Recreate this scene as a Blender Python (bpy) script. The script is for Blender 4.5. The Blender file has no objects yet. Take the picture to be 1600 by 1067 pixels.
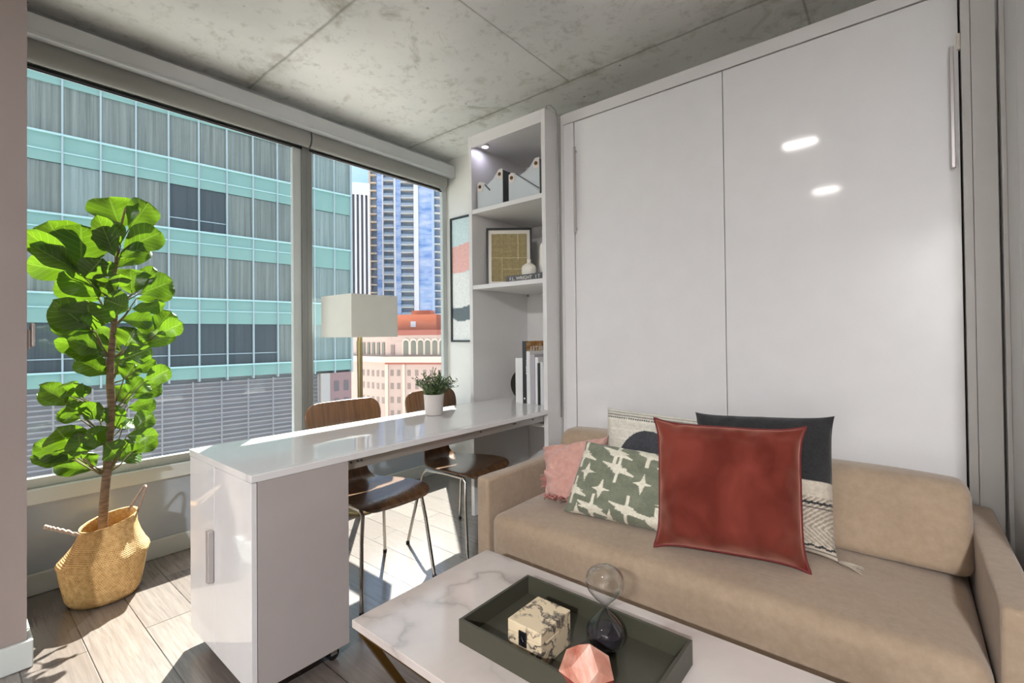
import bpy, bmesh, math, random
from mathutils import Vector, Matrix, noise as mnoise
S = bpy.context.scene
COL = S.collection
PI = math.pi
random.seed(7)

# ------------------------------------------------------------------ camera
FPX, YAW, PITCH, ROLL, SHY = 739.0, math.radians(39.7), math.radians(0.6), math.radians(0.6), -17.7
CAM = Vector((0, 0, 1.2))
_F0 = Vector((-math.sin(YAW), math.cos(YAW), 0)); _R0 = Vector((math.cos(YAW), math.sin(YAW), 0)); _U0 = Vector((0, 0, 1))
_F = _F0*math.cos(PITCH) + _U0*math.sin(PITCH)
_U1 = _U0*math.cos(PITCH) - _F0*math.sin(PITCH)
_R = _R0*math.cos(ROLL) - _U1*math.sin(ROLL)
_U = _U1*math.cos(ROLL) + _R0*math.sin(ROLL)
cd = bpy.data.cameras.new('camera')
cd.sensor_width = 36.0; cd.lens = FPX*36/1600; cd.shift_y = SHY/1600
cd.clip_start = 0.05; cd.clip_end = 2000
cam = bpy.data.objects.new('camera', cd); COL.objects.link(cam)
m = Matrix((_R, _U, -_F)).transposed().to_4x4(); m.translation = CAM
cam.matrix_world = m
S.camera = cam

# ------------------------------------------------------------------ colour management, sky, sun, lamps
S.view_settings.view_transform = 'Standard'; S.view_settings.look = 'None'
S.view_settings.gamma = 1.0; S.view_settings.use_curve_mapping = False
S.view_settings.exposure = 1.0
S.cycles.max_bounces = 14; S.cycles.diffuse_bounces = 8; S.cycles.glossy_bounces = 6
S.cycles.transparent_max_bounces = 16; S.cycles.transmission_bounces = 10
S.cycles.use_denoising = True
S.cycles.sample_clamp_indirect = 6.0
S.cycles.caustics_reflective = False; S.cycles.caustics_refractive = False

def lin(c):
    return tuple(((v/255)/12.92 if v/255 <= .04045 else ((v/255+.055)/1.055)**2.4) for v in c) + (1.0,)

w = bpy.data.worlds.new('sky'); S.world = w; w.use_nodes = True
nt = w.node_tree; nt.nodes.clear()
tc = nt.nodes.new('ShaderNodeTexCoord'); sp = nt.nodes.new('ShaderNodeSeparateXYZ')
rp = nt.nodes.new('ShaderNodeValToRGB'); ns = nt.nodes.new('ShaderNodeTexNoise'); cr = nt.nodes.new('ShaderNodeValToRGB')
mx = nt.nodes.new('ShaderNodeMix'); mx.data_type = 'RGBA'
bg = nt.nodes.new('ShaderNodeBackground'); wo = nt.nodes.new('ShaderNodeOutputWorld')
nt.links.new(tc.outputs['Generated'], sp.inputs[0]); nt.links.new(sp.outputs['Z'], rp.inputs[0])
rp.color_ramp.elements[0].position = 0.0; rp.color_ramp.elements[0].color = lin((150, 178, 205))
rp.color_ramp.elements[1].position = 0.7; rp.color_ramp.elements[1].color = lin((196, 208, 224))
e = rp.color_ramp.elements.new(0.30); e.color = lin((92, 140, 200))
ns.inputs['Scale'].default_value = 3.2; ns.inputs['Detail'].default_value = 6
nt.links.new(tc.outputs['Generated'], ns.inputs['Vector'])
cr.color_ramp.elements[0].position = .36; cr.color_ramp.elements[1].position = .60
nt.links.new(ns.outputs['Fac'], cr.inputs[0])
hz = nt.nodes.new('ShaderNodeMapRange'); hz.inputs[1].default_value = .24; hz.inputs[2].default_value = .5
nt.links.new(sp.outputs['Z'], hz.inputs[0]); mu = nt.nodes.new('ShaderNodeMath'); mu.operation = 'MULTIPLY'
nt.links.new(cr.outputs[0], mu.inputs[0]); nt.links.new(hz.outputs[0], mu.inputs[1]); nt.links.new(mu.outputs[0], mx.inputs['Factor'])
nt.links.new(rp.outputs[0], mx.inputs[6]); mx.inputs[7].default_value = lin((250, 250, 252))
nt.links.new(mx.outputs[2], bg.inputs[0]); bg.inputs[1].default_value = 1.25
nt.links.new(bg.outputs[0], wo.inputs[0])

sd = bpy.data.lights.new('sun', 'SUN'); sd.energy = 15.5; sd.angle = math.radians(0.6); sd.color = (1.0, .955, .91)
so = bpy.data.objects.new('sun', sd); COL.objects.link(so)
so.rotation_euler = Vector((1, -.8, -1.47)).to_track_quat('-Z', 'Y').to_euler()

def area(name, loc, sx, sy, power, color):
    d = bpy.data.lights.new(name, 'AREA'); d.shape = 'RECTANGLE'; d.size = sx; d.size_y = sy
    d.energy = power; d.color = color
    o = bpy.data.objects.new(name, d); COL.objects.link(o); o.location = loc
    return o
WARM = (1.0, .95, .91)
CZ = 2.78
COOL = (.985, .98, 1.0)
LAMPS = [(-.64, .32, 2.5, WARM, 8), (-.64, -1.35, 3, WARM, 2), (1.05, -2.9, 195, COOL, 8)]  # the third is an unseen fill lamp, added to brighten the bed doors
for (lx, ly, p, lc, le) in LAMPS:
    area('ceiling_and_fill_light', (lx, ly, CZ-.035), .22, .10, p, lc)

# ------------------------------------------------------------------ helpers: materials
class N:
    def __init__(s, name):
        s.m = bpy.data.materials.new(name); s.m.use_nodes = True
        s.t = s.m.node_tree; s.t.nodes.clear()
        s.out = s.t.nodes.new('ShaderNodeOutputMaterial')
    def n(s, typ, **kw):
        x = s.t.nodes.new('ShaderNode'+typ)
        for k, v in kw.items():
            if k in x.bl_rna.properties: setattr(x, k, v)
            else: x.inputs[k.replace('_', ' ')].default_value = v
        return x
    def l(s, a, b): s.t.links.new(a, b)
    def bsdf(s, col=(.8, .8, .8, 1), rough=.5, **kw):
        p = s.n('BsdfPrincipled'); p.inputs['Base Color'].default_value = col; p.inputs['Roughness'].default_value = rough
        for k, v in kw.items(): p.inputs[k.replace('_', ' ')].default_value = v
        s.l(p.outputs[0], s.out.inputs[0]); s.p = p; return p
    def coord(s, kind='Object', scale=(1, 1, 1), rot=(0, 0, 0)):
        c = s.n('TexCoord'); mp = s.n('Mapping'); s.l(c.outputs[kind], mp.inputs[0])
        mp.inputs['Scale'].default_value = scale; mp.inputs['Rotation'].default_value = rot
        return mp.outputs[0]
    def noise(s, vec, scale, detail=4, rough=.5, dist=0):
        x = s.n('TexNoise'); x.inputs['Scale'].default_value = scale; x.inputs['Detail'].default_value = detail
        x.inputs['Roughness'].default_value = rough; x.inputs['Distortion'].default_value = dist
        if vec is not None: s.l(vec, x.inputs['Vector'])
        return x.outputs['Fac']
    def ramp(s, fac, stops, interp='LINEAR'):
        r = s.n('ValToRGB'); r.color_ramp.interpolation = interp
        el = r.color_ramp.elements
        while len(el) < len(stops): el.new(.5)
        for e, (p, c) in zip(el, stops):
            e.position = p; e.color = c if isinstance(c, tuple) else (c, c, c, 1)
        s.l(fac, r.inputs[0]); return r.outputs[0]
    def mix(s, a, b, fac, mode='MIX'):
        x = s.n('Mix'); x.data_type = 'RGBA'; x.blend_type = mode
        for v, i in ((a, 6), (b, 7)):
            if isinstance(v, tuple): x.inputs[i].default_value = v
            else: s.l(v, x.inputs[i])
        if isinstance(fac, (int, float)): x.inputs[0].default_value = fac
        else: s.l(fac, x.inputs[0])
        return x.outputs[2]
    def math(s, op, a, b=0.0, c=None):
        x = s.n('Math'); x.operation = op
        for i, v in enumerate((a, b) if c is None else (a, b, c)):
            if isinstance(v, (int, float)): x.inputs[i].default_value = v
            else: s.l(v, x.inputs[i])
        return x.outputs[0]
    def bump(s, h, strength=.3, dist=.01):
        b = s.n('Bump'); b.inputs['Strength'].default_value = strength; b.inputs['Distance'].default_value = dist
        s.l(h, b.inputs['Height']); s.l(b.outputs[0], s.p.inputs['Normal']); return b

def simple(name, rgb, rough=.5, bump=None, **kw):
    k = N(name); k.bsdf(lin(rgb), rough, **kw)
    v = k.coord()
    f = k.noise(v, 9, 3)
    c0 = lin(rgb); c1 = tuple(x*.93 for x in c0[:3]) + (1,)
    k.l(k.mix(c0, c1, f), k.p.inputs['Base Color'])
    if bump: k.bump(k.noise(v, bump[0], 3), bump[1], .002)
    return k.m

M = {}
M['wall'] = simple('white_wall_paint', (226, 226, 222), .45, (180, .08))
M['lacquer'] = simple('white_gloss_lacquer', (228, 227, 227), .06)
M['lacquer_door'] = simple('glossy_white_door_lacquer', (230, 230, 231), .07)
M['satin'] = simple('white_satin_melamine', (222, 221, 220), .35)
M['frame'] = simple('window_frame_aluminium', (196, 202, 200), .4)
M['track'] = simple('grey_track', (128, 130, 128), .45)
M['valance'] = simple('valance_paint', (204, 207, 209), .5)
M['blind'] = simple('grey_blind_fabric', (150, 150, 146), .8, (400, .2))
M['black'] = simple('black_plastic', (18, 18, 18), .4)
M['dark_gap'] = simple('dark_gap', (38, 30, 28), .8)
M['chrome'] = simple('brushed_chrome', (190, 188, 184), .22, Metallic=1.0)
M['steel'] = simple('grey_steel_rail', (176, 174, 170), .35, Metallic=.6)
M['handle'] = simple('aluminium_handle', (188, 182, 180), .35, Metallic=.5)
M['brass'] = simple('antique_brass', (150, 118, 62), .3, Metallic=1.0)
M['pole'] = simple('satin_brass_pole', (178, 160, 118), .4, Metallic=.7)
M['shade'] = simple('lamp_shade_linen', (212, 212, 203), .9, (500, .2))
M['ceramic'] = simple('white_ceramic', (232, 228, 218), .3)
M['potm'] = simple('grey_stone_pot', (196, 190, 186), .6, (120, .2))
M['soil'] = simple('dark_soil', (38, 30, 24), .95, (90, .8))
M['file'] = simple('grey_blue_file_card', (192, 200, 204), .6)
M['fileedge'] = simple('dark_grey_file_edge', (88, 90, 94), .6)
M['leathertab'] = simple('cream_leather_tab', (214, 205, 200), .6)
M['bronze'] = simple('bronze_snap', (120, 92, 60), .35, Metallic=.9)
M['remote'] = simple('white_remote', (190, 180, 174), .5)
M['olive'] = simple('olive_grey_tray', (70, 69, 57), .38, (300, .1))
M['fixture'] = simple('white_fixture', (230, 228, 224), .5)
M['darkwood_wall'] = simple('taupe_wall_paint', (178, 160, 148), .6)

def m_concrete():
    k = N('board_formed_concrete'); k.bsdf((.5, .5, .47, 1), .62)
    v = k.coord()
    big = k.noise(v, 1.1, 5, .55, .4)
    fine = k.noise(v, 16, 6, .65)
    base = k.ramp(big, [(.3, lin((214, 216, 213))), (.55, lin((229, 230, 227))), (.75, lin((238, 239, 236)))])
    base = k.mix(base, lin((168, 166, 152)), k.ramp(k.noise(v, 3.1, 6, .7, 1.2), [(.56, 0.0), (.72, .75)]))
    base = k.mix(base, lin((150, 150, 140)), k.ramp(fine, [(.55, 0.0), (.85, .8)]))
    # pits
    vo = k.n('TexVoronoi'); vo.inputs['Scale'].default_value = 5.5; k.l(v, vo.inputs['Vector'])
    pit = k.ramp(vo.outputs['Distance'], [(.03, 1.0), (.055, 0.0)])
    gate = k.ramp(k.noise(v, 2.3, 2), [(.5, 0.0), (.55, 1.0)])
    pit = k.math('MULTIPLY', pit, gate)
    base = k.mix(base, lin((96, 94, 86)), k.math('MULTIPLY', pit, .7))
    # panel joints (sheets 1.22 x 2.44)
    sx = k.n('SeparateXYZ'); k.l(v, sx.inputs[0])
    wob = k.math('MULTIPLY', k.math('SUBTRACT', k.noise(v, 4.0, 5), .5), .02)
    yy = k.math('ADD', sx.outputs[1], wob); xx = k.math('ADD', sx.outputs[0], wob)
    def joint(c, c0, w):
        return k.ramp(k.math('ABSOLUTE', k.math('SUBTRACT', c, c0)), [(0, 1.0), (w, 0.0)])
    J = None
    for c, c0, w in ((yy, 1.235, .012), (yy, 2.50, .012), (yy, -.02, .008), (yy, -1.25, .008)):
        j = joint(c, c0, w); J = j if J is None else k.math('MAXIMUM', J, j)
    inrow = k.math('MULTIPLY', k.math('GREATER_THAN', yy, 1.235), k.math('LESS_THAN', yy, 2.50))
    jx = k.math('MULTIPLY', joint(xx, -1.59, .008), inrow)
    jx2 = k.math('MULTIPLY', joint(xx, -.35, .008), k.math('SUBTRACT', 1.0, inrow))
    J = k.math('MAXIMUM', J, k.math('MAXIMUM', jx, jx2))
    # worn smear beside joints
    smear = k.ramp(k.math('ABSOLUTE', k.math('SUBTRACT', yy, 1.21)), [(0, .8), (.10, 0.0)])
    smear2 = k.ramp(k.math('ABSOLUTE', k.math('SUBTRACT', yy, 2.49)), [(0, .9), (.07, 0.0)])
    sm = k.math('MULTIPLY', k.math('MAXIMUM', smear, smear2), k.ramp(k.noise(v, 7, 6, .7), [(.45, 0.0), (.65, 1.0)]))
    base = k.mix(base, lin((138, 134, 112)), k.math('MULTIPLY', sm, .7))
    base = k.mix(base, lin((110, 108, 96)), k.math('MULTIPLY', J, .6))
    k.l(base, k.p.inputs['Base Color'])
    h = k.math('SUBTRACT', k.math('MULTIPLY', fine, .3), k.math('ADD', k.math('MULTIPLY', J, .8), pit))
    k.bump(h, .35, .006)
    return k.m
M['concrete'] = m_concrete()

def m_floor():
    k = N('dark_oak_planks'); k.bsdf((.1, .08, .07, 1), .3)
    v = k.coord()
    br = k.n('TexBrick'); k.l(v, br.inputs['Vector'])
    br.offset = .37; br.inputs['Scale'].default_value = 1.0
    br.inputs['Brick Width'].default_value = 1.22; br.inputs['Row Height'].default_value = .18
    br.inputs['Mortar Size'].default_value = .0022; br.inputs['Mortar Smooth'].default_value = .2
    br.inputs['Color1'].default_value = lin((128, 120, 114)); br.inputs['Color2'].default_value = lin((108, 99, 93))
    br.inputs['Mortar'].default_value = lin((30, 22, 20))
    g = k.noise(k.coord(scale=(1.2, 22, 1)), 3.5, 7, .65, .6)
    c = k.mix(br.outputs['Color'], lin((84, 74, 69)), k.ramp(g, [(.38, 0.0), (.7, .7)]))
    k.l(c, k.p.inputs['Base Color'])
    k.l(k.ramp(g, [(.3, .16), (.7, .27)]), k.p.inputs['Roughness'])
    k.p.inputs['Coat Weight'].default_value = 1.0; k.p.inputs['Coat Roughness'].default_value = .16
    k.bump(k.math('SUBTRACT', k.math('MULTIPLY', g, .12), br.outputs['Fac']), .35, .003)
    return k.m
M['floor'] = m_floor()

def m_marble():
    k = N('white_marble_with_grey_veins'); k.bsdf((.8, .8, .8, 1), .1)
    v = k.coord(scale=(1.0, 1.0, 1.0), rot=(0, 0, .5))
    d = k.n('TexNoise'); d.inputs['Scale'].default_value = 2.2; d.inputs['Detail'].default_value = 7; k.l(v, d.inputs['Vector'])
    va = k.n('VectorMath'); va.operation = 'MULTIPLY_ADD'; k.l(d.outputs['Color'], va.inputs[0])
    va.inputs[1].default_value = (.55, .55, .55); k.l(v, va.inputs[2])
    a = k.noise(va.outputs[0], 2.6, 2, .4)
    vein = k.ramp(k.math('ABSOLUTE', k.math('SUBTRACT', a, .5)), [(0, 1.0), (.010, .5), (.035, .12), (.07, 0.0)])
    gate = k.ramp(k.noise(v, 2.6, 3), [(.38, .1), (.52, 1.0)])
    cloud = k.ramp(k.noise(va.outputs[0], 3, 5), [(.35, 0.0), (.8, 1.0)])
    c = k.mix(lin((218, 209, 203)), lin((196, 186, 180)), cloud)
    c = k.mix(c, lin((132, 122, 116)), k.math('MULTIPLY', k.math('MULTIPLY', vein, gate), .6))
    k.l(c, k.p.inputs['Base Color']); return k.m
M['marble'] = m_marble()

def m_fabric(name, rgb, rgb2, scale=260, strength=.35, sheen=.3):
    k = N(name); k.bsdf(lin(rgb), .9)
    k.p.inputs['Sheen Weight'].default_value = sheen
    v = k.coord()
    wv1 = k.n('TexWave'); wv1.bands_direction = 'X'; wv1.inputs['Scale'].default_value = scale; wv1.inputs['Distortion'].default_value = 1.5; k.l(v, wv1.inputs['Vector'])
    wv2 = k.n('TexWave'); wv2.bands_direction = 'Z'; wv2.inputs['Scale'].default_value = scale; wv2.inputs['Distortion'].default_value = 1.5; k.l(v, wv2.inputs['Vector'])
    h = k.math('MULTIPLY', k.math('ADD', wv1.outputs['Fac'], wv2.outputs['Fac']), .5)
    n1 = k.noise(v, 40, 5, .7); n2 = k.noise(v, 6, 4)
    f = k.math('ADD', k.math('MULTIPLY', n1, .6), k.math('MULTIPLY', n2, .4))
    k.l(k.mix(lin(rgb), lin(rgb2), k.ramp(f, [(.35, 0.0), (.65, 1.0)])), k.p.inputs['Base Color'])
    k.bump(k.math('ADD', h, n1), strength, .0015)
    return k.m
M['sofa'] = m_fabric('tan_linen_upholstery', (176, 155, 132), (160, 139, 116), 200)
M['knit'] = m_fabric('pink_chunky_knit', (216, 172, 160), (200, 146, 134), 90, .9)
M['fringe'] = m_fabric('dusty_rose_fringe', (196, 128, 116), (156, 84, 78), 120, .8)

def m_velvet():
    k = N('rust_velvet'); k.bsdf(lin((150, 58, 42)), .85); k.p.inputs['Specular IOR Level'].default_value = .15
    k.p.inputs['Sheen Weight'].default_value = .6; k.p.inputs['Sheen Roughness'].default_value = .5
    k.p.inputs['Sheen Tint'].default_value = lin((236, 170, 150))
    v = k.coord(); f = k.noise(v, 4.5, 3, .5, .8)
    k.l(k.mix(lin((98, 38, 29)), lin((132, 60, 49)), k.ramp(f, [(.35, 0.0), (.68, 1.0)])), k.p.inputs['Base Color'])
    k.bump(k.noise(v, 14, 3), .2, .01); return k.m
M['velvet'] = m_velvet()
M['velvet_pipe'] = simple('dark_rust_piping', (108, 34, 32), .7)

def m_attr(name, rough=.9, strength=.4, nscale=260):
    k = N(name); k.bsdf((.8, .8, .8, 1), rough); k.p.inputs['Sheen Weight'].default_value = .2
    a = k.n('Attribute'); a.attribute_name = 'pattern'
    v = k.coord()
    c = k.mix(a.outputs['Color'], (0, 0, 0, 1), k.ramp(k.noise(v, 70, 4, .7), [(.4, 0.0), (.9, .4)]))
    k.l(c, k.p.inputs['Base Color'])
    k.bump(k.noise(v, nscale, 3), strength, .002); return k.m
M['ikat'] = m_attr('green_ikat_cotton')
M['woven'] = m_attr('woven_cotton', .95, .7, 180)
M['printed'] = m_attr('printed_surface', .45, .05)
M['printed_matt'] = m_attr('printed_matt_paper', .7, .05)

def m_basket():
    k = N('woven_seagrass'); k.bsdf(lin((206, 164, 100)), .8)
    v = k.coord()
    sx = k.n('SeparateXYZ'); k.l(v, sx.inputs[0])
    ang = k.math('ARCTAN2', sx.outputs[1], sx.outputs[0])
    rows = k.math('SINE', k.math('MULTIPLY', sx.outputs[2], 900))
    st = k.math('SINE', k.math('ADD', k.math('MULTIPLY', ang, 110), k.math('MULTIPLY', k.math('FLOOR', k.math('MULTIPLY', sx.outputs[2], 143.2)), 3.14)))
    h = k.math('ADD', rows, k.math('MULTIPLY', st, .8))
    n_ = k.noise(v, 60, 5, .7)
    c = k.ramp(k.math('ADD', k.math('MULTIPLY', h, .15), n_), [(.2, lin((150, 108, 58))), (.5, lin((206, 164, 104))), (.8, lin((232, 198, 142)))])
    k.l(c, k.p.inputs['Base Color']); k.bump(h, .5, .002); return k.m
M['basket'] = m_basket()
M['rope'] = simple('twisted_rope', (196, 176, 158), .9, (150, .9))

def m_leaf():
    k = N('fiddle_leaf'); v = k.coord('UV')
    sx = k.n('SeparateXYZ'); k.l(v, sx.inputs[0])
    # u across (-1..1 stored 0..1), v along
    u = k.math('ABSOLUTE', k.math('SUBTRACT', sx.outputs[0], .5))
    mid = k.ramp(u, [(0, 1.0), (.03, 0.0)])
    ribs = k.math('SINE', k.math('MULTIPLY', k.math('SUBTRACT', sx.outputs[1], k.math('MULTIPLY', u, .5)), 48))
    rib = k.ramp(ribs, [(.93, 0.0), (.995, 1.0)])
    vein = k.math('MAXIMUM', mid, k.math('MULTIPLY', rib, .6))
    ob = k.coord()
    c = k.ramp(k.noise(ob, 5, 2), [(.35, lin((34, 62, 20))), (.6, lin((66, 104, 28)))])
    c = k.mix(c, lin((150, 180, 84)), k.math('MULTIPLY', vein, .7))
    p = k.n('BsdfPrincipled'); p.inputs['Roughness'].default_value = .34; k.l(c, p.inputs['Base Color'])
    t = k.n('BsdfTranslucent'); k.l(k.mix(c, lin((150, 196, 30)), .55), t.inputs[0])
    ms = k.n('MixShader'); ms.inputs[0].default_value = .26
    k.l(p.outputs[0], ms.inputs[1]); k.l(t.outputs[0], ms.inputs[2]); k.l(ms.outputs[0], k.out.inputs[0])
    b = k.n('Bump'); b.inputs['Strength'].default_value = .4; b.inputs['Distance'].default_value = .004
    k.l(vein, b.inputs['Height']); k.l(b.outputs[0], p.inputs['Normal'])
    return k.m
M['leaf'] = m_leaf()
def m_herb():
    k = N('herb_leaf'); ob = k.coord()
    c = k.ramp(k.noise(ob, 26, 2), [(.35, lin((40, 62, 38))), (.65, lin((112, 134, 84)))])
    p = k.n('BsdfPrincipled'); p.inputs['Roughness'].default_value = .5; k.l(c, p.inputs['Base Color'])
    t = k.n('BsdfTranslucent'); k.l(c, t.inputs[0]); ms = k.n('MixShader'); ms.inputs[0].default_value = .25
    k.l(p.outputs[0], ms.inputs[1]); k.l(t.outputs[0], ms.inputs[2]); k.l(ms.outputs[0], k.out.inputs[0]); return k.m
M['herb'] = m_herb()
def m_bark():
    k = N('smooth_bark'); k.bsdf(lin((128, 104, 84)), .8)
    f = k.noise(k.coord(scale=(1, 1, 5)), 14, 5, .7)
    k.l(k.ramp(f, [(.3, lin((96, 76, 60))), (.7, lin((160, 136, 112)))]), k.p.inputs['Base Color']); k.bump(f, .5, .004); return k.m
M['bark'] = m_bark()
def m_wood():
    k = N('walnut_ply'); k.bsdf(lin((96, 62, 36)), .25)
    f = k.noise(k.coord(scale=(2, 14, 1)), 4, 6, .6, .8)
    k.l(k.ramp(f, [(.25, lin((70, 46, 28))), (.75, lin((110, 78, 48)))]), k.p.inputs['Base Color'])
    k.p.inputs['Coat Weight'].default_value = .35; k.p.inputs['Coat Roughness'].default_value = .2; return k.m
M['chair'] = m_wood()
def m_glass(name, rough=0.0):
    k = N(name); g = k.n('BsdfGlass'); g.inputs['IOR'].default_value = 1.45; g.inputs['Roughness'].default_value = rough
    k.l(g.outputs[0], k.out.inputs[0]); return k.m
def m_pane(name, tint, refl=.06):
    k = N(name); tr = k.n('BsdfTransparent'); tr.inputs[0].default_value = tint
    gl = k.n('BsdfGlossy'); gl.inputs['Roughness'].default_value = .02
    lw = k.n('LayerWeight'); lw.inputs[0].default_value = .5
    fr = k.math('MULTIPLY_ADD', k.math('POWER', lw.outputs['Facing'], 4.0), .75, refl*.5); ms = k.n('MixShader'); k.l(fr, ms.inputs[0])
    k.l(tr.outputs[0], ms.inputs[1]); k.l(gl.outputs[0], ms.inputs[2]); k.l(ms.outputs[0], k.out.inputs[0]); return k.m
M['pane'] = m_pane('window_glass', (.94, .97, .955, 1))
def m_blown(name):
    k = N(name); lw = k.n('LayerWeight'); lw.inputs[0].default_value = .5
    tr = k.n('BsdfTransparent'); k.l(k.ramp(lw.outputs['Facing'], [(.3, (.97, .98, .98, 1)), (.85, (.86, .88, .88, 1)), (1, (.6, .62, .62, 1))]), tr.inputs[0])
    gl = k.n('BsdfGlossy'); gl.inputs['Roughness'].default_value = .02
    fr = k.math('MULTIPLY_ADD', k.math('POWER', lw.outputs['Facing'], 2.5), .8, .08); ms = k.n('MixShader'); k.l(fr, ms.inputs[0])
    k.l(tr.outputs[0], ms.inputs[1]); k.l(gl.outputs[0], ms.inputs[2]); k.l(ms.outputs[0], k.out.inputs[0]); return k.m
M['thin_glass'] = m_blown('thin_blown_glass')
M['sand'] = simple('black_sand', (30, 24, 34), .8, (300, .5))
def m_stone(name, a, b, c_):
    k = N(name); k.bsdf(lin(a), .25); v = k.coord()
    f = k.noise(v, 11, 4, .55, 1.0)
    k.l(k.ramp(f, [(.32, lin(b)), (.5, lin(a)), (.7, lin(c_))]), k.p.inputs['Base Color']); return k.m
M['quartz'] = m_stone('rose_quartz', (214, 158, 138), (182, 104, 84), (238, 214, 202))
M['quartz_dark'] = m_stone('dark_rose_quartz', (150, 62, 48), (112, 36, 28), (186, 110, 92))
def m_marbled():
    k = N('cream_box_with_black_marbling'); k.bsdf(lin((222, 204, 172)), .3); v = k.coord()
    d = k.n('TexNoise'); d.inputs['Scale'].default_value = 9; d.inputs['Detail'].default_value = 5; k.l(v, d.inputs['Vector'])
    va = k.n('VectorMath'); va.operation = 'MULTIPLY_ADD'; k.l(d.outputs['Color'], va.inputs[0]); va.inputs[1].default_value = (.16, .16, .16); k.l(v, va.inputs[2])
    a = k.noise(va.outputs[0], 17, 4, .6)
    line = k.ramp(k.math('ABSOLUTE', k.math('SUBTRACT', a, .5)), [(0, 1.0), (.06, 0.0)])
    gate = k.ramp(k.noise(v, 10, 2), [(.42, 0.0), (.5, 1.0)])
    c = k.mix(lin((222, 204, 172)), lin((34, 34, 44)), k.math('MULTIPLY', line, gate))
    k.l(c, k.p.inputs['Base Color']); return k.m
M['marbled'] = m_marbled()
# outdoor
M['teal'] = simple('teal_spandrel_glass', (150, 178, 160), .5)
M['tealline'] = simple('pale_green_rail', (200, 222, 212), .4)
M['mull'] = simple('pale_mullion', (186, 192, 186), .5)
def m_curtain(name, a, b):
    k = N(name); k.bsdf(lin(a), .35)
    c = k.n('TexCoord'); mp = k.n('Mapping'); k.l(c.outputs['Object'], mp.inputs[0]); mp.inputs['Scale'].default_value = (2.0, 2.0, .03)
    f = k.noise(mp.outputs[0], 3.4, 8, .85)
    k.l(k.ramp(f, [(.34, lin(a)), (.64, lin(b))]), k.p.inputs['Base Color']); return k.m
M['curtain'] = m_curtain('glass_over_curtains', (100, 98, 86), (160, 156, 140))
M['curtain2'] = m_curtain('glass_over_pale_curtains', (120, 128, 116), (176, 178, 164))
M['darkroom'] = m_curtain('dark_window_glass', (66, 66, 64), (92, 92, 88))
M['louvre'] = simple('grey_louvre_slats', (168, 156, 148), .5)
M['louvreback'] = simple('pinkish_brown_recess', (158, 142, 134), .8)
M['pinkstone'] = simple('pink_limestone', (180, 157, 148), .85)
M['palestone'] = simple('pale_limestone', (200, 182, 168), .85)
M['brickred'] = simple('terracotta_brick', (192, 112, 84), .9)
M['brickdark'] = simple('red_brick_parapet', (150, 88, 78), .9)
M['winstone'] = simple('grey_office_window', (126, 108, 102), .4)
M['archglass'] = simple('grey_arched_window', (104, 102, 92), .4)
M['whitefin'] = simple('white_concrete_fin', (204, 200, 202), .7)
M['darkstrip'] = simple('dark_window_strip', (84, 78, 84), .4)
def m_towerglass():
    k = N('blue_tower_glass'); k.bsdf(lin((120, 160, 220)), .2)
    v = k.coord(scale=(.12, .12, .32)); f = k.noise(v, 1.0, 3, .6)
    k.l(k.ramp(f, [(.35, lin((100, 130, 180))), (.5, lin((146, 164, 196))), (.68, lin((180, 184, 202)))]), k.p.inputs['Base Color']); return k.m
M['blueglass'] = m_towerglass()
M['balcony'] = simple('pale_concrete_balcony', (182, 178, 176), .8)
M['balconybeige'] = simple('beige_concrete', (184, 164, 146), .8)
M['balglass'] = simple('balcony_recess_glass', (134, 146, 160), .4)
M['street'] = simple('pale_bounce_ground', (214, 208, 200), .9)  # unseen ground, made pale to bounce sunlight up to the ceiling
M['bluegrey'] = simple('blue_grey_cladding', (110, 134, 142), .6)

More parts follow.
